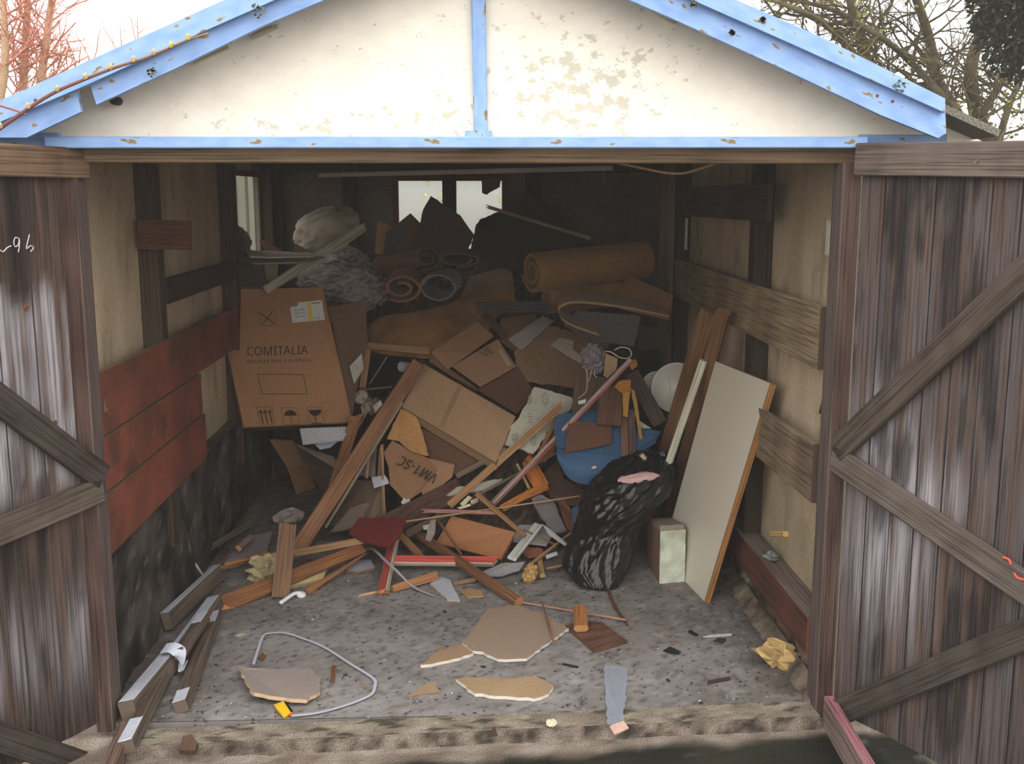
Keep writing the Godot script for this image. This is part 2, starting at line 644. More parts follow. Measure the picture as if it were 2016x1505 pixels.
func hexa(m: MB, o: Vector3, a: Vector3, b: Vector3, d: Vector3, col: Color):
	# box with corner o and edges a, b, d (right-handed)
	var p := [o, o + a, o + a + b, o + b, o + d, o + a + d, o + a + b + d, o + b + d]
	for f in [[4, 5, 6, 7], [1, 0, 3, 2], [5, 1, 2, 6], [0, 4, 7, 3], [7, 6, 2, 3], [0, 1, 5, 4]]:
		var e0: float = (p[f[0]] as Vector3).distance_to(p[f[1]])
		var e1: float = (p[f[0]] as Vector3).distance_to(p[f[3]])
		m.quad(p[f[0]], p[f[1]], p[f[2]], p[f[3]], col, col, col, col, Vector2(0, 0), Vector2(e0, 0), Vector2(e0, e1), Vector2(0, e1))

const XL := -1.3
const XR := 1.26
const ZB := -3.6
const EAVE := 1.99
const RIDGE := 2.49

func floor_col(p: Vector3) -> Color:
	var k := fn.get_noise_2d(p.x * 2.2, p.z * 2.2)
	var k2 := fn2.get_noise_2d(p.x * 9.0 + 40.0, p.z * 9.0)
	var k3 := fn2.get_noise_2d(p.x * 30.0, p.z * 30.0 + 9.0)
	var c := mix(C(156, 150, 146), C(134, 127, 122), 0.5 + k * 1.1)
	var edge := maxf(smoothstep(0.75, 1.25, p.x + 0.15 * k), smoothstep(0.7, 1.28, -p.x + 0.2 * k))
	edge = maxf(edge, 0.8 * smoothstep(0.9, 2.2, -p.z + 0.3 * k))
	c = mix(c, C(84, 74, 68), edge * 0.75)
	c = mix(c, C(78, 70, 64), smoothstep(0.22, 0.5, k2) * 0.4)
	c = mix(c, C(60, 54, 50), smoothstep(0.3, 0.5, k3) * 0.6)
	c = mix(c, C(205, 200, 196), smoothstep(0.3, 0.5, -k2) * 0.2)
	return c
func panel_col(p: Vector3) -> Color:
	var k := fn.get_noise_3d(p.x * 3.0, p.y * 1.2, p.z * 3.0)
	var k2 := fn2.get_noise_3d(p.x * 6.0, p.y * 1.6 + 5.0, p.z * 6.0)
	var c := mix(C(222, 200, 168), C(190, 168, 138), 0.5 + k)
	c = mix(c, C(110, 96, 76), smoothstep(0.15, 0.5, k2) * 0.4)
	c = mix(c, C(150, 138, 112), smoothstep(1.2, 1.75, p.y) * 0.3)
	return mix(c, C(140, 130, 100), smoothstep(0.75, 0.45, p.y + 0.2 * k) * 0.5)
func dark_wood(p: Vector3) -> Color:
	return mix(C(96, 74, 60), C(52, 40, 34), 0.5 + spot(p, 6.0))

func structure(called: String, at: Vector3, label: String, category: String) -> Node3D:
	return root(called, at, label, category, "", "structure")

func shell():
	# floor slab, sill and the drive outside
	var m := MB.new()
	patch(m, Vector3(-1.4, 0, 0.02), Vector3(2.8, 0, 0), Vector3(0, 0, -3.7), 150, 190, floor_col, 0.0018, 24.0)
	hexa(m, Vector3(-1.4, -0.1, -3.68), Vector3(2.8, 0, 0), Vector3(0, 0.096, 0), Vector3(0, 0, 3.7), C(150, 142, 138))
	single("floor", m, M.slab, "dusty grey concrete garage floor scattered with crumbs", "floor", "", "structure")
	m = MB.new()
	var s0 := fp(236, 1452)
	var s1 := fp(1600, 1393)
	var dir := (s1 - s0)
	patch(m, s0 + Vector3(0, 0.006, 0.075), dir, Vector3(0, 0, -0.11), 160, 14, func(p): return mix(mix(C(172, 160, 140), C(134, 122, 107), 0.5 + 1.1 * spot(p, 9.0)), C(52, 44, 38), smoothstep(0.16, 0.4, fn2.get_noise_2d(p.x * 5.0, p.z * 16.0)) * 0.75), 0.005, 22.0)
	patch(m, s0 + Vector3(0, -0.05, 0.083), dir, Vector3(0, 0.058, -0.006), 160, 5, func(p): return mix(C(150, 136, 122), C(66, 58, 50), 0.5 + 1.2 * spot(p, 12.0)), 0.006, 30.0)
	single("trim_1", m, M.rough, "rotten beige timber sill along the front edge of the floor", "sill", "", "structure", true)
	m = MB.new()
	patch(m, Vector3(-9, -0.04, 9.5), Vector3(18, 0, 0), Vector3(0, 0, -2.5), 30, 6, func(p): return mix(C(120, 114, 104), C(84, 80, 66), 0.5 + spot(p, 0.6)))
	patch(m, Vector3(-4, -0.04, 7.0), Vector3(8, 0, 0), Vector3(0, 0, -5.8), 60, 50, func(p): return mix(C(110, 104, 94), C(74, 70, 58), 0.5 + spot(p, 1.0)), 0.01, 6.0)
	patch(m, Vector3(-4, -0.04, 1.2), Vector3(8, 0, 0), Vector3(0, 0, -1.2), 260, 60, func(p): return mix(mix(C(170, 158, 144), C(128, 112, 98), 0.5 + 1.2 * spot(p, 7.0)), mix(mix(C(58, 56, 46), C(30, 32, 24), 0.5 + 1.2 * spot(p, 1.6)), C(110, 104, 92), smoothstep(0.35, 0.6, fn2.get_noise_2d(p.x * 5.0, p.z * 5.0))), smoothstep(0.0, 0.06, p.z + 0.05 * spot(p, 3.0) - 0.21 + 0.08 * p.x)), 0.006, 14.0)
	patch(m, Vector3(-20, -0.1, 0.0), Vector3(40, 0, 0), Vector3(0, 0, -24), 30, 20, func(p): return mix(C(86, 84, 60), C(58, 60, 40), 0.5 + spot(p, 0.6)), 0.04, 1.0)
	patch(m, Vector3(-20, -0.1, 24.0), Vector3(40, 0, 0), Vector3(0, 0, -14.5), 20, 12, func(p): return mix(C(120, 114, 104), C(84, 80, 66), 0.5 + spot(p, 0.6)), 0.03, 1.0)
	single("ground", m, M.rough, "dark mossy ground in front of the sill", "ground", "", "structure")

	# left wall: cement panels, studs, boards, low block plinth, a window near the back
	var w := structure("wall_left", Vector3(XL, 0, -1.8), "left inside wall of beige panels with dark studs and red boards", "wall")
	m = MB.new()
	for r in [[-0.025, -2.56, 0.0, EAVE], [-2.56, -3.45, 0.0, 1.36], [-2.56, -3.45, 1.86, EAVE], [-3.45, -3.62, 0.0, EAVE]]:
		var nz := int(maxf(2, (r[0] - r[1]) / 0.035))
		var ny := int(maxf(2, (r[3] - r[2]) / 0.035))
		patch(m, Vector3(XL, r[2], r[0]), Vector3(0, 0, r[1] - r[0]), Vector3(0, r[3] - r[2], 0), nz, ny, panel_col)
		hexa(m, Vector3(XL - 0.015, r[2], r[1]), Vector3(0.014, 0, 0), Vector3(0, r[3] - r[2], 0), Vector3(0, 0, r[0] - r[1]), C(170, 160, 140))
	part("panel", m, M.panel, w)
	for z in [-0.06, -0.95, -2.38, -3.52]:
		m = MB.new()
		beam(m, Vector3(XL + 0.04, 0.3, z), Vector3(XL + 0.04, EAVE, z), 0.1 if z < -2.0 else 0.09, 0.075, Vector3.RIGHT, C(92, 72, 60), {"c2": C(56, 44, 38)})
		part("stud", m, M.old, w)
	m = MB.new()
	beam(m, xp(320, 576, XL + 0.05), xp(520, 512, XL + 0.05), 0.1, 0.04, Vector3.RIGHT, C(80, 62, 52), {"c2": C(56, 46, 40)})
	part("rail", m, M.old, w)
	m = MB.new()
	beam(m, Vector3(XL + 0.035, EAVE - 0.03, -0.02), Vector3(XL + 0.035, EAVE - 0.03, ZB), 0.07, 0.06, Vector3.RIGHT, C(84, 68, 58))
	part("plate", m, M.old, w)
	m = MB.new()
	beam(m, zp(272, 461, -0.85), zp(376, 464, -0.86), 0.114, 0.022, Vector3.BACK, C(128, 84, 62), {"c2": C(96, 62, 48), "ch": 0.002})
	part("cleat", m, M.wood, w)
	# red boards nailed over the studs: [top front, bottom front, back z, side]
	var red := C(146, 80, 63)
	var red2 := C(102, 64, 52)
	for q in [[1.165, 0.955, -2.25], [0.945, 0.765, -1.42], [0.752, 0.545, -1.46]]:
		m = MB.new()
		var hh: float = q[0] - q[1]
		var y0: float = q[1]
		var zb: float = q[2]
		patch(m, Vector3(XL + 0.095, y0, -0.03), Vector3(0, 0, zb + 0.03), Vector3(0, hh, 0), 60, 8, func(p): return mix(mix(red, red2, 0.5 + 1.1 * spot(p, 2.2)), C(78, 56, 46), smoothstep(0.1, 0.5, spot(p + Vector3(3, 0, 0), 2.5)) * 0.7), 0.002, 9.0)
		hexa(m, Vector3(XL + 0.075, y0, zb), Vector3(0.019, 0, 0), Vector3(0, hh, 0), Vector3(0, 0, -zb - 0.03), C(128, 108, 86))
		var bd := part("board", m, M.panel, w)
		bd.set_meta("label", "red-painted board")
	m = MB.new()
	patch(m, Vector3(XL + 0.06, 0.0, 0.0), Vector3(0, 0, -3.6), Vector3(0, 0.53, 0), 120, 18, func(p): return mix(mix(C(92, 86, 78), C(40, 38, 34), 0.5 + 1.3 * spot(p, 4.0)), C(142, 134, 120), smoothstep(0.3, 0.6, spot(p + Vector3(0, 9, 0), 9.0)) * 0.7), 0.02, 7.0)
	patch(m, Vector3(XL + 0.06, 0.53, 0.0), Vector3(0, 0, -3.6), Vector3(-0.06, 0.006, 0), 120, 3, func(p): return mix(C(120, 108, 96), C(70, 62, 54), 0.5 + spot(p, 6.0)), 0.006, 12.0)
	part("plinth", m, M.rough, w)

	# right wall
	w = structure("wall_right", Vector3(XR, 0, -1.8), "right inside wall of beige panels with rough brown boards", "wall")
	m = MB.new()
	patch(m, Vector3(XR, 0.0, ZB), Vector3(0, 0, -ZB - 0.025), Vector3(0, EAVE, 0), 110, 60, func(p): return mix(panel_col(p), C(84, 92, 70), smoothstep(0.1, 0.5, spot(p + Vector3(0, 4, 0), 1.7)) * 0.4))
	hexa(m, Vector3(XR + 0.001, 0.0, ZB), Vector3(0.05, 0, 0), Vector3(0, EAVE, 0), Vector3(0, 0, -ZB - 0.025), C(170, 160, 140))
	part("panel", m, M.panel, w)
	for z in [-1.02, -2.66]:
		m = MB.new()
		beam(m, Vector3(XR - 0.04, 0.2, z), Vector3(XR - 0.04, EAVE, z), 0.09, 0.075, Vector3.LEFT, C(72, 60, 50), {"c2": C(46, 40, 34)})
		part("stud", m, M.old, w)
	m = MB.new()
	beam(m, Vector3(XR - 0.035, EAVE - 0.03, -0.02), Vector3(XR - 0.035, EAVE - 0.03, ZB), 0.07, 0.06, Vector3.LEFT, C(84, 68, 58))
	part("plate", m, M.old, w)
	var xb := XR - 0.085
	for q in [[[1640, 676], [1335, 548], 0.21, C(176, 148, 116), C(122, 98, 76)], [[1628, 950], [1440, 810], 0.205, C(160, 132, 108), C(110, 88, 70)]]:
		m = MB.new()
		var a := xp(q[0][0], q[0][1], xb)
		var b := xp(q[1][0], q[1][1], xb)
		b = a + (b - a) * 1.02
		a = a + (b - a) * ((-0.065 - a.z) / (b.z - a.z))
		beam(m, a, b, q[2], 0.022, Vector3.LEFT, q[3], {"c2": q[4], "seg": 24, "ns": 7.0, "end": C(84, 68, 56)})
		part("board", m, M.old, w)
	m = MB.new()
	beam(m, xp(1516, 398, XR - 0.09), xp(1346, 398, XR - 0.09), 0.15, 0.02, Vector3.LEFT, C(86, 66, 56), {"c2": C(60, 48, 42), "seg": 10})
	part("board", m, M.old, w)
	m = MB.new()
	beam(m, Vector3(XR - 0.05, 0.235, -0.05), Vector3(XR - 0.05, 0.235, -2.2), 0.14, 0.085, Vector3.LEFT, C(122, 68, 52), {"c2": C(84, 54, 46), "side": C(128, 112, 104), "seg": 16})
	part("board", m, M.old, w).set_meta("label", "dark red-brown bottom board with dusty ledge")
	m = MB.new()
	patch(m, Vector3(XR - 0.035, 0.0, -3.6), Vector3(0, 0, 3.6), Vector3(0.0, 0.165, 0), 130, 10, func(p): return mix(mix(C(132, 112, 96), C(66, 56, 48), 0.5 + 1.3 * spot(p, 6.0)), C(206, 196, 180), smoothstep(0.25, 0.42, spot(p + Vector3(0, 7, 0), 7.0))), 0.025, 9.0)
	patch(m, Vector3(XR - 0.095, 0.0, -3.6), Vector3(0, 0, 3.6), Vector3(0.05, 0.06, 0), 130, 4, func(p): return mix(C(150, 134, 116), C(74, 64, 56), 0.5 + 1.2 * spot(p, 8.0)), 0.016, 12.0)
	part("plinth", m, M.rough, w)

	# back wall with two small panes
	w = structure("wall_back", Vector3(0, 0, ZB), "dim back wall of the garage with two small window panes", "wall")
	m = MB.new()
	var wl := zp(778, 350, ZB)
	var wr := zp(992, 350, ZB)
	var y1 := wl.y
	var y0 := y1 - 0.5
	for r in [[-1.36, wl.x, 0.0, 2.0], [wl.x, wr.x, 0.0, y0], [wl.x, wr.x, y1, 2.0], [wr.x, 1.32, 0.0, 2.0]]:
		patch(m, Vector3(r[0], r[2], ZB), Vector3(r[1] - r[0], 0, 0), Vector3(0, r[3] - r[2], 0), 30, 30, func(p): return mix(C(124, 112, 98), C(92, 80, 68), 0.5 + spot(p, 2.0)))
		hexa(m, Vector3(r[0], r[2], ZB - 0.05), Vector3(r[1] - r[0], 0, 0), Vector3(0, r[3] - r[2], 0), Vector3(0, 0, 0.049), C(170, 160, 140))
	for s in 2:
		var sg := -1.0 if s == 0 else 1.0
		var a := Vector3(0, 2.0, ZB)
		var b := Vector3(sg * 1.36, 2.0, ZB)
		var t := Vector3(0, RIDGE, ZB)
		if s == 0:
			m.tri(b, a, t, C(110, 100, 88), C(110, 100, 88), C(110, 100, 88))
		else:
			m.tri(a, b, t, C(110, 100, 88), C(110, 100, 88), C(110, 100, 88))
	part("panel", m, M.panel, w)
	for x in [zp(885, 400, ZB).x, zp(545, 400, ZB).x, zp(690, 400, ZB).x, zp(1050, 400, ZB).x]:
		m = MB.new()
		beam(m, Vector3(x, 0.3, ZB + 0.03), Vector3(x, 2.0, ZB + 0.03), 0.09, 0.06, Vector3.BACK, C(70, 58, 50), {"c2": C(50, 42, 36)})
		part("stud", m, M.old, w)
	m = MB.new()
	beam(m, Vector3(-1.28, zp(900, 335, ZB).y + 0.02, ZB + 0.05), Vector3(1.24, zp(900, 335, ZB).y + 0.02, ZB + 0.05), 0.07, 0.06, Vector3.BACK, C(78, 66, 58))
	part("rail", m, M.old, w)
	var cx := [[zp(780, 350, ZB).x, zp(876, 350, ZB).x], [zp(894, 350, ZB).x, zp(992, 350, ZB).x]]
	for k in 2:
		var wn := structure("window_%d" % (k + 1), Vector3((cx[k][0] + cx[k][1]) * 0.5, y0, ZB), ["left of two small brown-framed panes in the back wall", "right small brown-framed pane in the back wall with a torn brown scrap"][k], "window")
		m = MB.new()
		var fr := C(120, 72, 50)
		m.box(Vector3(cx[k][0] - 0.025, y0 - 0.02, ZB - 0.04), Vector3(cx[k][0] + 0.012, y1 + 0.02, ZB + 0.012), fr)
		m.box(Vector3(cx[k][1] - 0.012, y0 - 0.02, ZB - 0.04), Vector3(cx[k][1] + 0.025, y1 + 0.02, ZB + 0.012), fr)
		m.box(Vector3(cx[k][0] + 0.012, y1 - 0.02, ZB - 0.04), Vector3(cx[k][1] - 0.012, y1 + 0.02, ZB + 0.012), fr)
		m.box(Vector3(cx[k][0] + 0.012, y0 - 0.02, ZB - 0.04), Vector3(cx[k][1] - 0.012, y0 + 0.02, ZB + 0.012), fr)
		part("window_frame", m, M.wood, wn)
		m = MB.new()
		m.box(Vector3(cx[k][0] + 0.012, y0 + 0.02, ZB - 0.02), Vector3(cx[k][1] - 0.012, y1 - 0.02, ZB - 0.016), Color.WHITE)
		part("pane", m, M.glass, wn)
	m = MB.new()
	sheet(m, zl([[948, 354], [986, 354], [984, 368], [970, 376], [958, 384], [949, 380]], ZB + 0.02), 0.002, C(140, 92, 70), {"jag": 0.003})
	single("torn_scrap", m, M.card, "torn brown scrap hanging in the right back window pane", "scrap")
	# left side window: frame and pane
	var ws := structure("window_3", Vector3(XL, 1.36, -2.89), "side window by the back of the left wall with pale planks outside", "window")
	m = MB.new()
	var fc := C(92, 72, 60)
	m.box(Vector3(XL - 0.016, 1.34, -2.58), Vector3(XL + 0.008, 1.88, -2.55), fc)
	m.box(Vector3(XL - 0.016, 1.34, -3.47), Vector3(XL + 0.008, 1.88, -3.45), fc)
	m.box(Vector3(XL - 0.016, 1.34, -3.45), Vector3(XL + 0.008, 1.37, -2.58), fc)
	m.box(Vector3(XL - 0.016, 1.85, -3.45), Vector3(XL + 0.008, 1.88, -2.58), fc)
	part("window_frame", m, M.wood, ws)
	m = MB.new()
	m.box(Vector3(XL - 0.012, 1.37, -3.45), Vector3(XL - 0.009, 1.85, -2.58), Color.WHITE)
	part("pane", m, M.glass, ws)

	# the front: gable, head beam, posts
	w = structure("wall_front", Vector3(0, 1.87, 0), "cream flaking gable panel above the garage opening", "gable")
	for s in 2:
		m = MB.new()
		var sg := -1.0 if s == 0 else 1.0
		var p := [Vector3(0.045, 1.905, 0.0), Vector3(0.045 + sg * 1.6, 1.905, 0.0), Vector3(0.045, 2.575, 0.0)]
		var wc := Color.WHITE
		for fr in 2:
			var q := p.map(func(v): return v + Vector3(0, 0, 0.0 if fr == 0 else -0.012))
			var uv := q.map(func(v): return Vector2((v.x + 1.4) / 2.8, (2.5 - v.y) / 0.6))
			if (s == 1) == (fr == 0):
				m.tri(q[0], q[1], q[2], wc, wc, wc, uv[0], uv[1], uv[2])
			else:
				m.tri(q[1], q[0], q[2], wc, wc, wc, uv[1], uv[0], uv[2])
		part("panel", m, M.gable, w)
	m = MB.new()
	tube(m, [zp(236, 200, -0.02), zp(236, 200, -0.02) + Vector3(0.01, -0.004, 0.09)], 0.013, 0.013, C(44, 36, 34), 14)
	part("vent_stub", m, M.plain, w)
	m = MB.new()
	beam(m, Vector3(-1.3, 1.865, -0.03), Vector3(1.27, 1.865, -0.03), 0.05, 0.09, Vector3.BACK, C(140, 112, 84), {"c2": C(104, 82, 64), "seg": 20})
	part("lintel", m, M.old, w)
	for s in [-1.0, 1.0]:
		m = MB.new()
		var xx: float = s * 1.205 + (-0.008 if s < 0 else 0.0)
		beam(m, Vector3(xx, -0.02, 0.0), Vector3(xx, 1.84, 0.0), 0.055, 0.1, Vector3.BACK, C(104, 78, 70), {"c2": C(70, 50, 46), "side": C(112, 96, 90), "seg": 20})
		part("post", m, M.old, w)

	for q in [[382, 122, 448, 92], [500, 72, 542, 52], [1282, 16, 1330, 44]]:
		m = MB.new()
		beam(m, zp(q[0], q[1], 0.012), zp(q[2], q[3], 0.012), 0.014, 0.018, Vector3.BACK, C(214, 196, 170), {"ja": 0.008, "jb": 0.01})
		part("packing_strip", m, M.wood, w)

	# blue painted trim
	w = structure("trim_2", Vector3(0, 1.88, 0.04), "flaking blue board along the head of the opening", "fascia")
	m = MB.new()
	beam(m, Vector3(-1.26, 1.897, 0.055), Vector3(1.24, 1.902, 0.055), 0.034, 0.03, Vector3.BACK, Color.WHITE, {"c2": gray(0.9), "seg": 40, "ns": 8.0})
	part("board", m, M.blue, w)
	for s in [-1.0, 1.0]:
		m = MB.new()
		beam(m, Vector3(s * 1.23, 1.902, 0.03), Vector3(s * 1.5, 1.902, 0.03), 0.05, 0.03, Vector3.BACK, gray(0.7), {"c2": gray(0.55)})
		part("end_board", m, M.blue, w)
	w = structure("trim_3", Vector3(0.04, 1.9, 0.02), "blue upright batten in the middle of the gable", "batten")
	m = MB.new()
	beam(m, zp(946.5, 258, 0.02), zp(939.5, -120, 0.02), 0.043, 0.025, Vector3.BACK, Color.WHITE, {"c2": gray(0.88)})
	part("batten", m, M.blue, w)
	m = MB.new()
	beam(m, zp(942, 278, 0.03), zp(942, 258, 0.03), 0.083, 0.035, Vector3.BACK, Color.WHITE, {"c2": gray(0.9)})
	part("foot_block", m, M.blue, w)
	var zbg := 0.19
	# bargeboards: two boards each, overlapped
	w = structure("trim_4", Vector3(-0.7, 1.9, zbg), "left blue bargeboard with a notched lower edge", "bargeboard")
	var P := func(x, y): return zp(x, y, zbg)
	m = MB.new()
	sheet(m, [P.call(-160, 275), P.call(-160, 200), P.call(0, 126 + 72), P.call(208, 104), P.call(434, 3), P.call(640, -90), P.call(940, -222), P.call(940, -180), P.call(640, -44), P.call(400, 62), P.call(180, 163), P.call(0, 240), P.call(-60, 271)], 0.024, Color.WHITE, {"edge": gray(0.8), "c2": gray(0.86), "face": Vector3.BACK})
	part("board", m, M.blue, w)
	m = MB.new()
	var P2 := func(x, y): return zp(x, y, zbg - 0.025)
	sheet(m, [P2.call(52, 271), P2.call(160, 220), P2.call(154, 193), P2.call(150, 165), P2.call(0, 226), P2.call(-60, 256), P2.call(-90, 271)], 0.02, gray(0.98), {"c2": gray(0.85), "face": Vector3.BACK})
	sheet(m, [P2.call(190, 206), P2.call(347, 134), P2.call(521, 49), P2.call(642, -2), P2.call(940, -136), P2.call(940, -185), P2.call(640, -48), P2.call(400, 48), P2.call(174, 150), P2.call(182, 183)], 0.02, gray(0.98), {"c2": gray(0.85), "face": Vector3.BACK})
	part("board", m, M.blue, w)
	w = structure("trim_5", Vector3(0.7, 1.9, zbg), "right blue bargeboard with mossy spots and screw holes", "bargeboard")
	m = MB.new()
	sheet(m, [P.call(940, -222), P.call(1200, -110), P.call(1455, 2), P.call(1611, 70), P.call(1750, 139), P.call(1861, 194), P.call(1861, 222), P.call(1700, 150), P.call(1540, 78), P.call(1400, 16), P.call(1200, -72), P.call(940, -180)], 0.024, Color.WHITE, {"edge": gray(0.8), "c2": gray(0.9), "face": Vector3.BACK})
	part("board", m, M.blue, w)
	m = MB.new()
	sheet(m, [P2.call(940, -185), P2.call(1200, -76), P2.call(1400, 13), P2.call(1540, 75), P2.call(1700, 147), P2.call(1861, 219), P2.call(1863, 262), P2.call(1847, 272), P2.call(1733, 226), P2.call(1538, 134), P2.call(1316, 33), P2.call(1235, -2), P2.call(940, -136)], 0.02, gray(0.98), {"edge": gray(0.75), "c2": gray(0.88), "face": Vector3.BACK})
	part("board", m, M.blue, w)
	for q in [[1727, 189], [1757, 200], [70, 198]]:
		m = MB.new()
		var c0 := zp(q[0], q[1], zbg + 0.0006)
		tube(m, [c0, c0 + Vector3(0, 0, 0.001)], 0.005, 0.005, C(110, 60, 60), 10)
		part("screw_hole", m, M.plain, w if q[0] > 900 else get_node("trim_4"))
	var ki := 0
	for q in [[1366, 8, 0.011], [1441, 64, 0.008], [1502, 39, 0.008], [1770, 171, 0.018], [300, 143, 0.014], [506, 22, 0.02]]:
		var c0 := zp(q[0], q[1], zbg + 0.001)
		ki += 1
		m = MB.new()
		for j in 26:
			var a := rng.randf() * TAU
			var r: float = q[2] * sqrt(rng.randf())
			var o := c0 + Vector3(cos(a) * r, sin(a) * r, 0)
			var z := rng.randf_range(0.0015, 0.004)
			m.box(o - Vector3(z, z * 0.8, 0.001), o + Vector3(z, z * 0.8, 0.0015), vary(C(104, 112, 96), 0.3))
		part("moss", m, M.plain, w if q[0] > 900 else get_node("trim_4")).set_meta("kind", "stuff")

	# roof
	w = structure("roof", Vector3(0, EAVE, -1.7), "shallow pitched roof slabs behind the bargeboards", "roof")
	for s in [-1.0, 1.0]:
		m = MB.new()
		var e := Vector3(s * 1.56, RIDGE + 0.08 - 1.56 * 0.42, 0)
		var r := Vector3(0, RIDGE + 0.08, 0)
		var n := Vector3(s * 0.38, 0.925, 0) * 0.022
		e.x += 0.045
		r.x += 0.045
		if s < 0:
			hexa(m, e + Vector3(0, 0, ZB - 0.15), r - e, n, Vector3(0, 0, 0.16 - ZB + 0.15), C(132, 126, 116))
		else:
			hexa(m, r + Vector3(0, 0, ZB - 0.15), e - r, n, Vector3(0, 0, 0.16 - ZB + 0.15), C(132, 126, 116))
		part("roof_slab", m, M.rough, w)
	for z in [-1.2, -2.18]:
		m = MB.new()
		beam(m, Vector3(-1.29, 1.97, z), Vector3(1.25, 1.97, z), 0.09, 0.05, Vector3.BACK, C(96, 78, 66))
		part("tie_beam", m, M.old, w)

# ---------------------------------------------------------------- the two doors, swung open
func door(side: float):
	var lab := "right garage door swung open, dark brown boards with pale streaks" if side > 0 else "left garage door swung open, grey weathered boards with chalk marks"
	var hinge := Vector3(1.237 if side > 0 else -1.237, 0.0, 0.065)
	var w := structure("door_1" if side < 0 else "door_2", hinge, lab, "door")
	var d := Vector3(0.5 * side, 0, 0.866)
	var n := Vector3(-0.866 * side, 0, 0.5)
	var H := 1.86
	var bw := 0.09 if side > 0 else 0.122
	for k in (12 if side > 0 else 9):
		var m := MB.new()
		var o := hinge + d * (k * bw + 0.0015) + Vector3(0, 0.02 + 0.006 * rng.randf(), 0) + n * rng.randf_range(-0.0015, 0.0015)
		var tone := rng.randf_range(-0.4, 0.4)
		var sd := rng.randf() * 20.0
		var colf := func(p: Vector3) -> Color:
			var s := (p - hinge).dot(d)
			var streak := fn.get_noise_3d(s * 26.0, p.y * 1.1, sd)
			var blot := fn2.get_noise_3d(s * 5.0, p.y * 1.6, 3.0)
			var pale := 0.0
			if side < 0:
				pale = smoothstep(1.5, 1.38, p.y + 0.12 * blot) * smoothstep(0.78, 0.95, p.y) * 0.85 + 0.35 * exp(-pow((p.y - 0.35) / 0.16, 2.0))
			else:
				pale = 0.75 * exp(-pow((p.y - 0.62) / 0.2, 2.0) - pow((s - 0.18) / 0.13, 2.0)) + 0.65 * exp(-pow((p.y - 1.0) / 0.14, 2.0) - pow((s - 0.14) / 0.1, 2.0)) + 0.5 * exp(-pow((p.y - 0.86) / 0.1, 2.0) - pow((s - 0.32) / 0.12, 2.0)) + 0.12
			var c := mix(C(90, 73, 65), C(46, 38, 34), 0.5 + 1.1 * streak + tone)
			c = mix(c, C(116, 88, 70), smoothstep(0.25, 0.55, fn2.get_noise_3d(s * 30.0, p.y * 0.8 + 40.0, sd)) * 0.5)
			c = mix(c, C(166, 160, 162), clampf(pale * (1.0 + 2.2 * streak) + 0.4 * tone * pale, 0.0, 0.95))
			c = mix(c, C(36, 31, 30), smoothstep(0.1, 0.4, blot + 0.5 * streak) * (0.75 if side > 0 or p.y < 0.9 else 0.4))
			return c
		var f := o + n * 0.008
		var across := d * (bw - 0.005)
		var up := Vector3(0, H - 0.02, 0)
		if side > 0:
			patch(m, f, up, across, 60, 9, colf, 0.0012, 20.0)
		else:
			patch(m, f + across, up, -across, 60, 9, colf, 0.0012, 20.0)
		var e := colf.call(f + up * 0.5)
		var e2: Color = e
		var ob := f - n * 0.0165
		if side > 0:
			hexa(m, ob, across, n * 0.0155, up, e2 * 0.6)
		else:
			hexa(m, ob + n * 0.0155, across, -n * 0.0155, up, e2 * 0.6)
		part("plank", m, M.old, w)
	# rails and braces sit on the inner face
	var fo := hinge + n * 0.022
	var Q := func(px, py): return pp(px, py, fo, n)
	var list := []
	if side > 0:
		list = [["rail", Q.call(1700, 314), Q.call(2016, 314), 0.098, C(128, 110, 100)], ["brace", Q.call(1655, 882), Q.call(2016, 540), 0.085, C(96, 81, 73)], ["brace", Q.call(1650, 905), Q.call(2016, 1155), 0.09, C(122, 106, 99)], ["brace", Q.call(1655, 1402), Q.call(2016, 1250), 0.085, C(86, 74, 67)]]
	else:
		list = [["rail", Q.call(158, 322), Q.call(0, 315), 0.092, C(136, 104, 82)], ["brace", Q.call(192, 935), Q.call(0, 790), 0.085, C(80, 68, 63)], ["brace", Q.call(188, 968), Q.call(0, 1045), 0.085, C(108, 92, 82)], ["brace", Q.call(200, 1520), Q.call(0, 1452), 0.085, C(82, 70, 64)]]
	for q in list:
		var m := MB.new()
		var a: Vector3 = q[1]
		var b: Vector3 = q[2]
		b = a + (b - a).normalized() * ((b - a).length() + 0.35)
		a = a - (b - a).normalized() * 0.02
		beam(m, a + n * 0.004, b + n * 0.004, q[3], 0.024, n, q[4], {"c2": (q[4] as Color) * 0.55, "side": (q[4] as Color) * 0.8, "seg": 22, "ns": 9.0, "ch": 0.004})
		part(q[0], m, M.old, w)
	var m := MB.new()
	if side < 0:
		# chalk figures on the boards
		for st in [[[37, 470], [30, 468], [27, 478], [30, 486], [36, 482], [38, 470], [38, 484], [36, 497]], [[58, 462], [54, 478], [52, 490], [60, 484], [66, 488], [60, 496]], [[0, 492], [6, 496], [14, 488], [22, 484]]]:
			m = MB.new()
			tube(m, smooth_path(st.map(func(q): return pp(q[0], q[1], hinge + n * 0.0102, n)), 3), 0.0016, 0.0016, C(214, 206, 200), 5)
			part("chalk_mark", m, M.plain, w)
		m = MB.new()
		for q in [[52, 606], [108, 833]]:
			m = MB.new()
			var c0 := pp(q[0], q[1], hinge + n * 0.0095, n)
			tube(m, [c0, c0 + n * 0.002], 0.009, 0.008, C(166, 112, 66), 12, C(120, 74, 44))
			part("knot", m, M.wood, w)
	else:
		m = MB.new()
		var c0 := pp(1925, 314, hinge + n * 0.034, n)
		tube(m, [c0, c0 + n * 0.035 + Vector3(0.012, -0.012, 0)], 0.0022, 0.0018, C(120, 104, 92), 6)
		part("nail", m, M.plain, w)
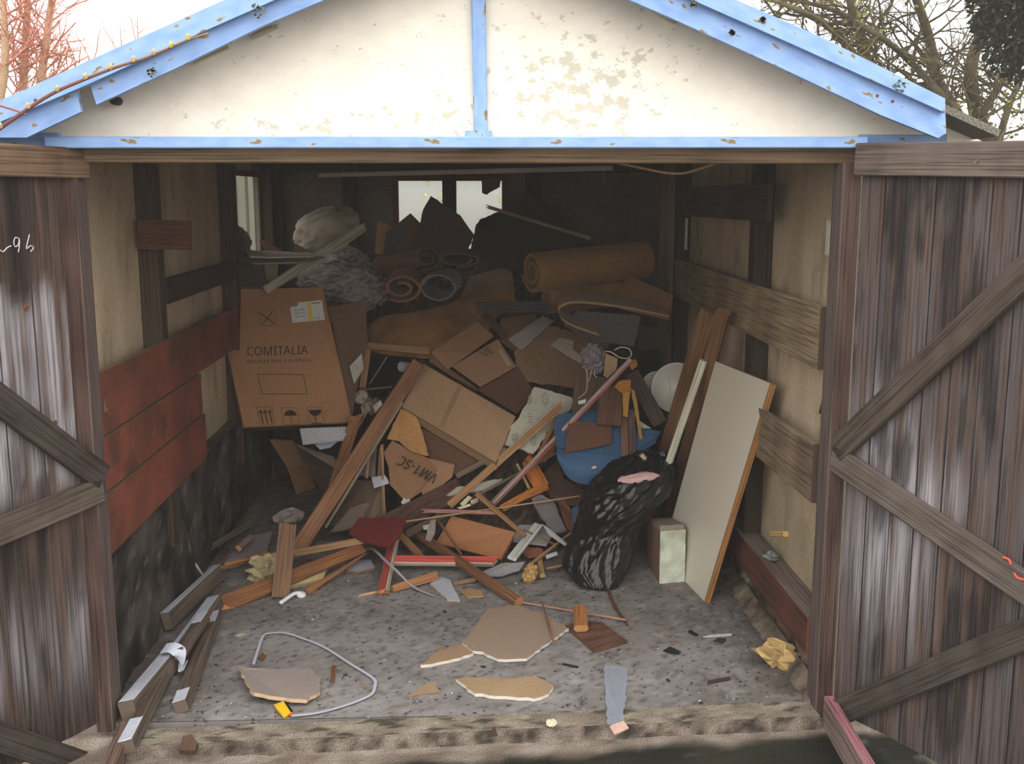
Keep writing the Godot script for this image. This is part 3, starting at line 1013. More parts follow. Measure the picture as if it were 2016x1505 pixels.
		for st in [[[1996, 1128], [2003, 1138], [2016, 1142]], [[1975, 1098], [1986, 1102], [1990, 1112]]]:
			m = MB.new()
			tube(m, smooth_path(st.map(func(q): return pp(q[0], q[1], hinge + n * 0.039, n)), 4), 0.003, 0.0035, C(236, 92, 70), 6)
			part("red_paint_mark", m, M.plain, w)

# ---------------------------------------------------------------- things in the heap
func stick(called: String, label: String, cat: String, a: Vector3, b: Vector3, w: float, t: float, col: Color, opt := {}, group := "") -> MeshInstance3D:
	var m := MB.new()
	beam(m, a, b, w, t, opt.get("face", eye - (a + b) * 0.5), col, opt)
	return single(called, m, opt.get("mat", M.wood), label, cat, group)
func flat(called: String, label: String, cat: String, pts: Array, t: float, col: Color, opt := {}, group := "") -> MeshInstance3D:
	var m := MB.new()
	sheet(m, pts, t, col, opt)
	return single(called, m, opt.get("mat", M.card), label, cat, group)
func flat_part(called: String, pts: Array, t: float, col: Color, parent: Node3D, opt := {}) -> MeshInstance3D:
	var m := MB.new()
	sheet(m, pts, t, col, opt)
	return part(called, m, opt.get("mat", M.card), parent)
func cen(pts: Array) -> Vector3:
	var c := Vector3.ZERO
	var y := 99.0
	for p in pts:
		c += p / pts.size()
		y = minf(y, p.y)
	return Vector3(c.x, y, c.z)

func mound():
	var m := MB.new()
	var nx := 110
	var nz := 110
	var g := FastNoiseLite.new()
	g.seed = 51
	g.frequency = 6.0
	g.fractal_octaves = 4
	var f := func(i: int, j: int) -> Vector3:
		var x := lerpf(-1.22, 1.16, float(i) / nx)
		var z := lerpf(-1.1, -3.5, float(j) / nz)
		var h := heap(x, z + 0.6 * smoothstep(0.3, 0.5, -x)) * (1.0 - smoothstep(0.74, 0.95, x))
		var y := h - 0.11 + (0.07 * g.get_noise_2d(x, z) + 0.03 * g.get_noise_2d(x * 4.0, z * 4.0)) * smoothstep(0.0, 0.3, h)
		return Vector3(x, maxf(y, -0.02), z)
	for i in nx:
		for j in nz:
			var q := [f.call(i, j), f.call(i + 1, j), f.call(i + 1, j + 1), f.call(i, j + 1)]
			if q[0].y < 0.0 and q[1].y < 0.0 and q[2].y < 0.0 and q[3].y < 0.0:
				continue
			var c := []
			for p in q:
				var k: float = g.get_noise_3d(p.x * 5.0, p.y * 5.0, p.z * 5.0)
				c.append(mix(mix(C(104, 82, 66), C(54, 46, 42), 0.5 + 1.6 * k), C(120, 112, 104), smoothstep(0.25, 0.4, g.get_noise_3d(p.x * 3.0 + 9.0, p.y * 3.0, p.z * 3.0))))
			m.quad(q[0], q[1], q[2], q[3], c[0], c[1], c[2], c[3])
	single("rubble", m, M.rough, "dark loose rubbish heap filling the gaps beneath the boards and boxes", "rubbish", "", "stuff")

func crumbs():
	# chips of plaster, paint and wood all over the floor, too many to count
	var b := MB.new()
	lump(b, Vector3.ZERO, Vector3(1, 0.5, 0.8), Basis.IDENTITY, Color.WHITE, gray(0.8), 0.5, 1.5, 4, 7, 5)
	var me := b.mesh(Vector3.ZERO, false)
	var sets := [["crumbs", "pale plaster and paint crumbs strewn over the floor", C(214, 208, 200), 420, 0.0035], ["dirt", "dark specks of dirt strewn over the floor", C(46, 40, 37), 520, 0.005], ["splinters", "small orange wood splinters strewn over the floor", C(158, 108, 74), 130, 0.008]]
	for q in sets:
		var mm := MultiMesh.new()
		mm.transform_format = MultiMesh.TRANSFORM_3D
		mm.mesh = me
		mm.instance_count = q[3]
		for i in q[3]:
			var x := rng.randf_range(-1.15, 1.15)
			var z := 0.0 - pow(rng.randf(), 1.3) * 1.9 + 0.06
			var s: float = q[4] * rng.randf_range(0.4, 1.5) * (2.2 if rng.randf() < 0.06 else 1.0)
			var st := rng.randf_range(1.0, 2.2)
			mm.set_instance_transform(i, Transform3D(Basis(Vector3.UP, rng.randf() * TAU) * Basis.from_scale(Vector3(s * st, s * 0.6, s)), Vector3(x, 0.002 + s * 0.1, z)))
		var o := MultiMeshInstance3D.new()
		o.name = q[0]
		o.multimesh = mm
		var mt := StandardMaterial3D.new()
		mt.albedo_color = (q[2] as Color).linear_to_srgb()
		mt.roughness = 0.9
		o.material_override = mt
		add_child(o)
		tag(o, q[1], "debris", "", "stuff")

func text_on(parent: Node3D, called: String, s: String, size: float, o: Vector3, ex: Vector3, ey: Vector3, col: Color, wide := 1.0, font := "Droid Sans", turn := 0.0):
	var t := TextMesh.new()
	var f := SystemFont.new()
	f.font_names = PackedStringArray([font])
	t.font = f
	t.text = s
	t.font_size = 64
	t.pixel_size = size / 46.0
	t.depth = 0.02 * size
	var n := ex.cross(ey).normalized()
	var e0 := ex.normalized().rotated(n, turn)
	var e1 := n.cross(e0)
	var x := MeshInstance3D.new()
	x.name = called
	x.mesh = t
	var mt := StandardMaterial3D.new()
	mt.albedo_color = col
	mt.roughness = 0.9
	x.material_override = mt
	parent.add_child(x, true)
	x.transform = Transform3D(Basis(e0 * wide, e1, n), o + n * 0.0012 - wpos(parent))

func big_box():
	# tall printed carton standing tilted on the cartons under it
	var tl := zp(420, 571, -2.42)
	var tr := zp(636, 566, -2.5)
	var bl := zp(478, 843, -2.2)
	var br := tr + bl - tl
	var cd := C(180, 134, 96)
	var n := ((tr - tl).cross(tl - bl)).normalized()
	if n.dot(eye - tl) < 0:
		n = -n
	var back := -n * 0.34 + (tl - bl).normalized() * 0.02
	var o := root("printed_carton", cen([tl, tr, bl, br]), "tall brown printed cardboard box with white address label, tilted by the left wall", "cardboard box")
	flat_part("front_panel", [tl, tr, br, bl], 0.006, cd, o, {"c2": C(146, 106, 74)})
	flat_part("side_panel", [tr, tr + back, br + back, br], 0.006, C(140, 104, 76), o, {"face": tr - tl})
	flat_part("side_panel", [tl, tl + back, bl + back, bl], 0.006, C(140, 104, 76), o, {"face": tl - tr})
	flat_part("bottom_panel", [bl, br, br + back, bl + back], 0.006, C(140, 104, 76), o, {"face": bl - tl})
	flat_part("back_panel", [tl + back, tr + back, br + back, bl + back], 0.006, C(130, 96, 70), o, {"face": back})
	# print, laid out on the front panel in fractions of its width and height
	var at := func(px, py) -> Vector3: return pp(px, py, tl, n)
	var ex := (at.call(605, 690) - at.call(485, 693)).normalized() as Vector3
	var ey := n.cross(ex)
	var ink := Color(0.22, 0.165, 0.125)
	text_on(o, "lettering", "COMITALIA", 0.047, at.call(546, 691), ex, ey, ink, 0.97)
	text_on(o, "lettering", "MODERN LIVING", 0.017, at.call(549, 711), ex, ey, Color(0.3, 0.22, 0.16), 1.9)
	var frame := func(q: Array, w: float, called: String):
		var m := MB.new()
		for i in 4:
			beam(m, at.call(q[i][0], q[i][1]) + n * 0.0005, at.call(q[(i + 1) % 4][0], q[(i + 1) % 4][1]) + n * 0.0005, w, 0.001, n, ink.srgb_to_linear() * 1.6, {"seg": 1, "ch": 0.0001})
		part(called, m, M.plain, o)
	frame.call([[507, 737], [597, 738], [605, 776], [516, 776]], 0.003, "printed_frame")
	frame.call([[509, 612], [541, 611], [544, 641], [512, 642]], 0.002, "printed_frame")
	frame.call([[505, 802], [535, 802], [541, 836], [512, 836]], 0.002, "printed_frame")
	frame.call([[553, 803], [585, 803], [590, 837], [559, 837]], 0.002, "printed_frame")
	frame.call([[603, 802], [633, 802], [640, 836], [610, 836]], 0.002, "printed_frame")
	var bar := func(m: MB, a: Array, b: Array, w: float):
		beam(m, at.call(a[0], a[1]) + n * 0.0006, at.call(b[0], b[1]) + n * 0.0006, w, 0.001, n, ink.srgb_to_linear(), {"seg": 1, "ch": 0.0001})
	var m := MB.new()
	bar.call(m, [511, 616], [541, 638], 0.005)
	bar.call(m, [537, 613], [517, 639], 0.004)
	part("printed_cross", m, M.plain, o)
	m = MB.new()
	for x in [512, 521, 530]:
		bar.call(m, [x, 809], [x + 6, 834], 0.006)
		bar.call(m, [x - 4, 814], [x + 1, 808], 0.004)
		bar.call(m, [x + 6, 814], [x + 1, 808], 0.004)
	part("printed_arrows", m, M.plain, o)
	m = MB.new()
	var um := []
	for i in 13:
		var a: float = PI * i / 12.0
		um.append(at.call(571 - 12.5 * cos(a) + 0.5, 819 - 11 * sin(a)) + n * 0.001)
	sheet(m, um, 0.001, ink.srgb_to_linear())
	bar.call(m, [572, 818], [574, 832], 0.003)
	part("printed_umbrella", m, M.plain, o)
	m = MB.new()
	sheet(m, [[606, 808], [632, 807], [632, 813], [626, 818], [619, 820], [612, 816]].map(func(q): return at.call(q[0], q[1]) + n * 0.001), 0.001, ink.srgb_to_linear())
	bar.call(m, [620, 819], [623, 833], 0.004)
	bar.call(m, [613, 834], [635, 834], 0.005)
	part("printed_goblet", m, M.plain, o)
	var lb := part("address_label", _sheet_mb([at.call(571, 605), at.call(586, 603), at.call(587, 596), at.call(634, 591), at.call(640, 630), at.call(576, 636)].map(func(p): return p + n * 0.0015), 0.001, C(226, 222, 216)), M.card, o)
	var b2 := MB.new()
	sheet(b2, [at.call(605, 594), at.call(611, 594), at.call(616, 632), at.call(608, 633)].map(func(p): return p + n * 0.0022), 0.0005, C(236, 200, 60))
	part("yellow_stripe", b2, M.plain, lb)
	b2 = MB.new()
	for q in [[614, 598, 631, 596], [619, 627, 630, 626], [577, 612, 600, 609], [578, 618, 601, 616], [580, 625, 602, 622]]:
		bar.call(b2, [q[0], q[1]], [q[2], q[3]], 0.004 if q[1] < 600 else 0.002)
	for i in b2.v.size():
		b2.v[i] += n * 0.0016
	part("print", b2, M.plain, lb).set_meta("kind", "stuff")
func _sheet_mb(p: Array, t: float, c: Color) -> MB:
	var m := MB.new()
	sheet(m, p, t, c)
	return m

# an opened or closed carton seen as a front face with one visible side: four corners and a depth vector
func carton(called: String, label: String, f: Array, back: Vector3, col: Color, flaps := [], fopt := {}) -> Node3D:
	var o := root(called, cen(f), label, "cardboard box")
	flat_part("front_panel", f, 0.005, col, o, fopt)
	for i in 4:
		var a: Vector3 = f[i]
		var b: Vector3 = f[(i + 1) % 4]
		var mid: Vector3 = (a + b) * 0.5 - (f[0] + f[2]) * 0.5
		flat_part("side_panel", [a, b, b + back, a + back], 0.005, col * 0.9, o, {"face": mid})
	for q in flaps:
		flat_part("flap", q, 0.005, col * 0.96, o, {"jag": 0.002})
	return o

func lathe(m: MB, o: Vector3, ax: Vector3, prof: Array, col: Color, n := 40):
	var s := ax.cross(Vector3.UP).normalized()
	var w := s.cross(ax).normalized()
	for i in prof.size() - 1:
		for j in n:
			var q := []
			for e in [[i, j], [i, j + 1], [i + 1, j + 1], [i + 1, j]]:
				var a: float = TAU * e[1] / n
				q.append(o + ax * prof[e[0]][1] + (s * cos(a) + w * sin(a)) * prof[e[0]][0])
			m.quad(q[0], q[1], q[2], q[3], col, col, col, col)

func bag():
	# filled black bin liner: a wrinkled skin over a slumped load
	var m := MB.new()
	var g := FastNoiseLite.new()
	g.seed = 8
	g.noise_type = FastNoiseLite.TYPE_SIMPLEX_SMOOTH
	g.fractal_type = FastNoiseLite.FRACTAL_RIDGED
	g.fractal_octaves = 3
	g.frequency = 1.6
	# sections up the bag: [left px, right px, row px, z of the middle, depth]
	var sec := [[1176, 1200, 1166, -1.13, 0.03], [1132, 1222, 1150, -1.17, 0.16], [1108, 1240, 1118, -1.24, 0.24], [1115, 1252, 1080, -1.3, 0.3], [1132, 1258, 1040, -1.36, 0.34], [1146, 1280, 1005, -1.44, 0.36], [1152, 1318, 975, -1.46, 0.3], [1170, 1330, 948, -1.48, 0.26], [1190, 1334, 925, -1.5, 0.2], [1230, 1326, 905, -1.53, 0.12], [1262, 1300, 893, -1.55, 0.03]]
	var N := 110
	var rings := []
	for k in 91:
		var u := float(k) / 90.0 * (sec.size() - 1)
		var i := mini(int(u), sec.size() - 2)
		var t := u - i
		var q := []
		for e in 5:
			q.append(lerpf(sec[i][e], sec[i + 1][e], t))
		var l := zp(q[0], q[2], q[3])
		var r := zp(q[1], q[2], q[3])
		var c := (l + r) * 0.5
		var hw := (r.x - l.x) * 0.5
		var ring := []
		for j in N:
			var a := TAU * j / N
			var d := Vector3(cos(a), 0.0, sin(a))
			var kk := k * 0.444
			var f := g.get_noise_3d(d.x * 1.0 + 0.7 * sin(kk * 0.15), kk * 0.04 + d.x * 1.2, d.z * 1.0) + 0.25 * g.get_noise_3d(d.x * 2.2 - kk * 0.05, kk * 0.05 + 5.0 - d.x * 1.0, d.z * 2.2)
			var s := 1.0 + 0.09 * f
			var p := c + Vector3(d.x * hw * (1.0 + 0.035 * f), 0.0, d.z * q[4] * 0.5 * s)
			p.y = maxf(p.y + 0.02 * f, 0.004)
			ring.append(p)
		rings.append(ring)
	var bk := C(22, 22, 25)
	for k in rings.size() - 1:
		for j in N:
			var j2 := (j + 1) % N
			m.quad(rings[k][j2], rings[k][j], rings[k + 1][j], rings[k + 1][j2], bk, bk, bk, bk)
	for e in 2:
		var ring: Array = rings[0] if e == 0 else rings[-1]
		for j in range(1, N - 1):
			m.tri(ring[0], ring[j + (1 if e == 1 else 0)], ring[j + (0 if e == 1 else 1)], bk, bk, bk)
	single("rubbish_bag", m, M.bag, "shiny black plastic rubbish bag slumped between the blue seat and the white block", "rubbish bag", "", "", true)

func back_of_heap():
	var lab_card := "cardboard"
	# crumpled dust sheet bundle near the left window
	var m := MB.new()
	lump(m, zp(645, 455, -3.0), Vector3(0.38, 0.27, 0.3), Basis(Vector3.BACK, 0.35), C(206, 192, 170), C(160, 146, 128), 0.2, 0.8, 22, 56, 34)
	single("dust_sheet", m, M.plaster, "crumpled beige dust sheet bundle on top of the heap", "dust sheet", "", "", true)
	# dark upright card pieces against the back windows
	var o := root("dark_carton", zp(800, 470, -2.95), "dark open carton with one pointed corner below the left back pane", "cardboard box")
	flat_part("side_panel", zl([[808, 420], [760, 459], [748, 545], [806, 550]], -2.95), 0.006, C(104, 96, 86), o)
	flat_part("side_panel", zl([[808, 420], [828, 440], [836, 545], [806, 550]], -2.95), 0.006, C(124, 92, 66), o)
	flat("card_sheet", "tallest dark card sheet standing between the two back panes", "cardboard", zl([[848, 386], [833, 413], [826, 447], [812, 505], [870, 520], [915, 505], [934, 464], [907, 425]], -2.88), 0.006, C(92, 76, 66), {"jag": 0.003})
	flat("roofing_felt", "dark sheet of felt sloping up under the right back pane", "felt", [zp(936, 447, -2.9), zp(944, 433, -2.95), zp(983, 416, -3.05), zp(1008, 420, -3.05), zp(1165, 470, -2.85), zp(1200, 505, -2.7), zp(1010, 535, -2.66), zp(925, 495, -2.75)], 0.006, C(66, 60, 54), {"jag": 0.004, "mat": M.plaster})
	flat("hardboard_sheet", "dark pointed hardboard sheet leaning on the back wall at right", "hardboard", zl([[1032, 377], [1003, 410], [990, 530], [1150, 540], [1110, 430], [1070, 399]], -3.3), 0.005, C(72, 62, 56))
	stick("lath", "thin pale lath with a splintered tip, lying below the right back pane", "lath", zp(962, 408, -2.85), zp(1163, 470, -2.6), 0.02, 0.012, C(170, 146, 124), {"ja": 0.03, "end": C(190, 110, 76)})
	flat("card_offcut", "small tan card piece catching light beside the left back pane", "cardboard", zl([[743, 434], [773, 446], [764, 500], [738, 500]], -3.0), 0.004, C(200, 152, 100))
	# ledge of white board and scraps by the side window
	m = MB.new()
	lump(m, zp(468, 480, -2.6), Vector3(0.12, 0.16, 0.12), Basis.IDENTITY, C(120, 112, 104), C(56, 50, 46), 0.5, 2.2, 31)
	single("rag", m, M.plaster, "dark rag hanging in the corner of the side window", "rag")
	stick("dark_plank", "wide dark plank lying level under the side window", "plank", zp(425, 540, -2.42), zp(520, 530, -2.42), 0.16, 0.03, C(84, 72, 62), {"mat": M.old})
	flat("torn_board", "torn white-faced board lying flat by the side window", "board", [zp(486, 493, -2.5), zp(530, 494, -2.7), zp(622, 499, -2.7), zp(618, 504, -2.5), zp(540, 506, -2.36), zp(492, 505, -2.36)], 0.008, C(236, 228, 214), {"jag": 0.006, "mat": M.plaster})
	flat("torn_board", "lower torn grey board under the white one by the side window", "board", [zp(478, 508, -2.4), zp(545, 509, -2.5), zp(640, 505, -2.5), zp(610, 516, -2.34), zp(500, 518, -2.3)], 0.008, C(168, 158, 144), {"jag": 0.006, "mat": M.plaster})
	flat("card_offcut", "reddish card piece tilted behind the torn white board", "cardboard", zl([[510, 473], [518, 472], [556, 494], [545, 496], [520, 492]], -2.75), 0.004, C(150, 98, 82))
	flat("card_offcut", "small brown card wedge beneath the dust sheet bundle", "cardboard", zl([[577, 495], [583, 480], [612, 496]], -2.75), 0.004, C(150, 108, 76))
	flat("card_offcut", "beige card piece below the torn boards, above the printed box", "cardboard", zl([[500, 522], [548, 520], [545, 552], [505, 556]], -2.55), 0.004, C(166, 148, 118))
	stick("batten", "long pale batten rising across the heap behind the printed box", "batten", zp(522, 572, -2.4), zp(704, 456, -2.75), 0.05, 0.025, C(232, 218, 196), {"jb": 0.06, "c2": C(176, 162, 142), "mat": M.old})
	# grey insulation and rags, middle left
	var sd := 60
	for q in [[665, 520, 0.42, 0.2, "upper"], [650, 556, 0.36, 0.2, "lower left"], [712, 570, 0.3, 0.22, "lower right"]]:
		m = MB.new()
		sd += 1
		lump(m, mp(q[0], q[1], 0.08), Vector3(q[2], q[3], 0.26), Basis(Vector3.UP, 0.3 * sd), C(176, 166, 158), C(90, 82, 78), 0.32, 2.0, sd, 70, 44)
		single("insulation_wad", m, M.plaster, "%s wad of dirty grey insulation beside the brown carpet" % q[4], "insulation", "wads of grey insulation", "", true)
	# carpets
	var brown := C(142, 102, 78)
	var tan := C(184, 138, 84)
	m = MB.new()
	roll(m, zp(842, 508, -2.5), zp(752, 524, -2.75), 0.08, 1.6, 0.014, 0.75, brown, C(70, 56, 46), 0.5)
	single("carpet_roll", m, M.carpet, "flattened brown carpet roll left of the folded brown carpet", "carpet")
	m = MB.new()
	roll(m, zp(900, 512, -2.45), zp(905, 500, -2.8), 0.11, 1.3, 0.014, 0.32, brown * 1.05, C(56, 46, 40), 2.9, 0.6)
	single("folded_carpet", m, M.carpet, "folded dark brown carpet on top in the middle of the heap", "carpet")
	m = MB.new()
	roll(m, zp(790, 567, -2.3), zp(800, 545, -2.7), 0.1, 1.7, 0.016, 0.72, C(168, 114, 76), C(104, 78, 60), 1.0)
	single("carpet_roll", m, M.carpet, "brown carpet roll with its spiral end facing out above the tan carpet", "carpet")
	m = MB.new()
	roll(m, zp(863, 566, -2.26), zp(880, 550, -2.7), 0.085, 1.15, 0.01, 0.8, C(150, 140, 130), C(70, 66, 60), 0.2, 0.85)
	single("carpet_roll", m, M.carpet, "hollow dark tube of grey-backed carpet beside the brown spiral roll", "carpet")
	m = MB.new()
	roll(m, zp(1046, 534, -2.3), zp(1268, 508, -2.62), 0.1, 1.9, 0.016, 1.1, tan, C(150, 110, 70), 0.4)
	single("carpet_roll", m, M.carpet, "large tan carpet roll with its round end facing left", "carpet")
	m = MB.new()
	roll(m, zp(1076, 592, -2.3), zp(1246, 574, -2.52), 0.066, 1.5, 0.013, 0.95, tan * 1.02, C(150, 110, 70), 1.9)
	single("carpet_roll", m, M.carpet, "smaller tan carpet roll tucked under the large tan roll", "carpet")
	# tan carpet curled over a grey-backed hollow
	m = MB.new()
	var cc := smooth_path([Vector2(1180, 662), Vector2(1120, 640), Vector2(1100, 618), Vector2(1112, 602), Vector2(1150, 598), Vector2(1230, 608), Vector2(1318, 626)].map(func(q): return Vector3(q.x, q.y, 0)), 6)
	for i in cc.size() - 1:
		var a0 := zp(cc[i].x, cc[i].y, -1.96)
		var a1 := zp(cc[i + 1].x, cc[i + 1].y, -1.96)
		var bk: Vector3 = Vector3(0.02, 0.03, -0.26)
		var up := Vector3(-0.004, 0.012, 0)
		m.quad(a1, a0, a0 + bk, a1 + bk, C(96, 90, 84), C(96, 90, 84), C(60, 56, 52), C(60, 56, 52))
		m.quad(a0 + up, a1 + up, a1 + bk + up, a0 + bk + up, tan, tan, tan * 0.7, tan * 0.7)
		m.quad(a0, a1, a1 + up, a0 + up, C(178, 150, 112), C(178, 150, 112), C(178, 150, 112), C(178, 150, 112))
	single("curled_carpet", m, M.carpet, "tan carpet curled over with its grey underside showing, above the red strip", "carpet", "", "", false)
	flat("carpet_underlay", "grey sheet of underlay inside the curl of tan carpet", "underlay", zl([[1108, 640], [1135, 612], [1262, 622], [1248, 682], [1160, 672]], -2.14), 0.008, C(112, 106, 100), {"mat": M.carpet})
	flat("carpet_piece", "tan carpet flap hanging at the right end of the rolls", "carpet", [zp(1205, 600, -2.18), zp(1236, 542, -2.4), zp(1300, 570, -2.3), zp(1325, 582, -2.16), zp(1317, 627, -2.06), zp(1235, 608, -2.05)], 0.012, tan * 0.95, {"mat": M.carpet})
	# draped golden carpet, left of centre
	m = MB.new()
	var rows := [[[726, 640], [722, 668], [735, 690], [810, 700]], [[760, 622], [775, 655], [800, 690], [850, 702]], [[830, 612], [850, 640], [870, 668], [885, 685]], [[900, 590], [905, 620], [925, 650], [950, 660]], [[930, 545], [945, 575], [965, 600], [985, 615]], [[1005, 525], [1012, 560], [1014, 590], [1020, 600]]]
	var gp := []
	for r in rows:
		gp.append(smooth_path(r.map(func(q): return mp(q[0], q[1], 0.07)), 6))
	var gp2 := []
	for j in gp[0].size():
		gp2.append(smooth_path(gp.map(func(r): return r[j]), 6))
	for i in gp2.size() - 1:
		for j in gp2[0].size() - 1:
			var q := [gp2[i + 1][j], gp2[i + 1][j + 1], gp2[i][j + 1], gp2[i][j]]
			var c := []
			for p in q:
				c.append(mix(C(186, 136, 78), C(136, 100, 66), 0.5 + spot(p, 5.0)))
			m.quad(q[0], q[1], q[2], q[3], c[0], c[1], c[2], c[3])
			var dn := Vector3(0, -0.012, -0.006)
			m.quad(q[3] + dn, q[2] + dn, q[1] + dn, q[0] + dn, c[3], c[2], c[1], c[0])
	single("draped_carpet", m, M.carpet, "golden tan carpet draped down the heap right of the printed box", "carpet", "", "", true)
	stick("dark_plank", "short dark plank lying level under the tan carpet rolls", "plank", zp(938, 606, -2.06), zp(1082, 604, -2.06), 0.06, 0.025, C(70, 66, 64), {"mat": M.old})

func mid_heap():
	var cd := C(176, 134, 98)
	# cartons and card in the middle
	var o := root("open_carton", mp(900, 720), "open brown carton with its lid flap raised, above the clean card panel", "cardboard box")
	flat_part("flap", ml([[848, 694], [940, 633], [972, 662], [881, 728]], 0.1), 0.005, C(170, 128, 94), o)
	flat_part("front_panel", [mp(890, 722, 0.1), mp(980, 668, 0.1), mp(1016, 722, 0.12), mp(946, 762, 0.13)], 0.005, C(172, 132, 102), o)
	flat_part("side_panel", [mp(848, 697, 0.09), mp(886, 728, 0.09), mp(942, 768, 0.1), mp(936, 772, 0.06), mp(844, 712, 0.06)], 0.005, C(138, 102, 76), o)
	flat_part("tape", [mp(979, 690, 0.117), mp(988, 686, 0.117), mp(1008, 718, 0.13), mp(1000, 722, 0.13)], 0.001, C(196, 160, 130), o, {"mat": M.gloss})
	text_on(o, "lettering", "VI", 0.05, mp(958, 694, 0.118), (mp(980, 668, 0.1) - mp(890, 722, 0.1)), (mp(890, 722, 0.1) - mp(946, 762, 0.13)), Color(0.45, 0.33, 0.26), 1.0)
	flat("card_sheet", "upright brown card strip behind the open carton lid", "cardboard", ml([[915, 592], [930, 585], [952, 612], [945, 628], [918, 612]], 0.08), 0.004, C(158, 122, 88), {"jag": 0.002})
	flat("card_sheet", "dark brown card strip leaning right behind the open carton", "cardboard", ml([[940, 612], [952, 610], [1002, 655], [990, 670]], 0.07), 0.004, C(110, 80, 66))
	flat("card_sheet", "brown card sheet between the open carton and the white paper", "cardboard", ml([[985, 628], [1048, 618], [1075, 640], [1010, 690], [984, 672]], 0.05), 0.005, C(140, 106, 82))
	flat("torn_cardboard", "large torn brown cardboard sheet under the curled carpet", "cardboard", ml([[1012, 692], [1075, 640], [1185, 668], [1200, 680], [1182, 700], [1144, 765], [1038, 752], [1015, 728]], 0.075), 0.006, C(150, 118, 90), {"jag": 0.005})
	flat("paper_sheet", "grey-white paper sheet lying on the brown card under the rolls", "paper", ml([[1000, 668], [1068, 622], [1090, 632], [1028, 690], [1014, 682]], 0.1), 0.002, C(176, 164, 154), {"jag": 0.003})
	flat("paper_sheet", "pale torn paper piece on the large torn cardboard", "paper", ml([[1083, 680], [1102, 664], [1130, 672], [1128, 688], [1150, 705], [1142, 716]], 0.1), 0.002, C(188, 172, 156), {"jag": 0.003})
	flat("card_sheet", "grey card piece at the upper right of the heap beside the dark gap", "cardboard", ml([[1260, 690], [1248, 655], [1262, 640], [1312, 650], [1345, 680], [1300, 690]], 0.07), 0.005, C(134, 122, 114), {"jag": 0.004})
	flat("dark_sheet", "dark grey sheet behind the white bowls", "board", ml([[1245, 735], [1250, 700], [1300, 690], [1345, 690], [1340, 740], [1290, 760]], 0.05), 0.006, C(78, 72, 68))
	flat("card_sheet", "dark brown inside face of a card below the open carton", "cardboard", ml([[940, 768], [1020, 722], [1052, 772], [1018, 816]], 0.085), 0.005, C(108, 80, 62))
	# the clean carton lying face up with its tape line
	var f := [mp(790, 802, 0.17), mp(834, 716, 0.1), mp(1016, 820, 0.16), mp(956, 894, 0.27)]
	f[3] = f[0] + f[2] - f[1]
	var bn: Vector3 = ((f[1] as Vector3) - f[0]).cross((f[3] as Vector3) - f[0]).normalized()
	if bn.dot(eye - f[0]) > 0.0:
		bn = -bn
	o = carton("clean_carton", "clean tan carton lying on its back with a tape line across", f, bn * 0.06, C(196, 158, 120))
	var tp := func(k: float, e: float) -> Vector3: return ((f[0] as Vector3).lerp(f[3], k + e)).lerp((f[1] as Vector3).lerp(f[2], k + e), 0.5)
	var ta: Vector3 = (f[0] as Vector3).lerp(f[3], 0.39) - bn * 0.001
	var tb: Vector3 = (f[1] as Vector3).lerp(f[2], 0.39) - bn * 0.001
	var te: Vector3 = ((f[3] as Vector3) - f[0]).normalized() * 0.026
	flat_part("tape", [ta, tb, tb + te, ta + te], 0.001, C(182, 144, 108), o, {"mat": M.gloss})
	flat("dark_card", "dark shaded card sheet below the clean tan carton", "cardboard", ml([[812, 835], [950, 900], [930, 930], [885, 935], [830, 885]], 0.1), 0.005, C(116, 86, 64))
	flat("torn_hardboard", "torn bright tan board wedge left of the clean carton", "board", ml([[762, 864], [788, 806], [818, 816], [832, 852], [844, 898], [812, 890], [785, 868]], 0.17), 0.006, C(212, 158, 100), {"jag": 0.003, "mat": M.board})
	# crumpled printed carton
	o = root("crumpled_carton", mp(830, 960), "crumpled brown carton printed upside down, below the torn tan board", "cardboard box")
	flat_part("panel", ml([[755, 892], [772, 868], [806, 885], [842, 902], [862, 925], [800, 935], [765, 920]], 0.14), 0.005, C(166, 124, 92), o)
	flat_part("panel", [mp(765, 920, 0.14), mp(800, 934, 0.15), mp(862, 925, 0.14), mp(830, 968, 0.12), mp(800, 990, 0.1), mp(768, 955, 0.11)], 0.005, C(160, 120, 88), o)
	flat_part("panel", [mp(862, 925, 0.14), mp(842, 902, 0.15), mp(895, 915, 0.13), mp(890, 940, 0.11), mp(835, 985, 0.09), mp(830, 968, 0.12)], 0.005, C(174, 134, 104), o)
	var pn := (mp(800, 934, 0.15) - mp(862, 925, 0.14)).cross(mp(806, 885, 0.15) - mp(862, 925, 0.14)).normalized()
	if pn.dot(eye - mp(800, 934)) < 0:
		pn = -pn
	var tx := (mp(796, 914, 0.16) - mp(848, 942, 0.16)).normalized()
	text_on(o, "lettering", "VM1-SC", 0.055, mp(822, 925, 0.172), tx, pn.cross(tx), Color(0.12, 0.09, 0.07), 0.85)
	# printed foil-faced insulation board
	o = root("insulation_board", mp(1050, 830), "pale printed insulation board with torn corners, right of the clean carton", "board")
	var ib := ml([[992, 862], [1002, 845], [1022, 822], [1052, 762], [1102, 775], [1130, 786], [1124, 806], [1092, 826], [1070, 866], [1050, 893], [1020, 882], [988, 874]], 0.18)
	flat_part("facing", ib, 0.012, C(218, 212, 188), o, {"jag": 0.006, "edge": C(214, 200, 160), "mat": M.board})
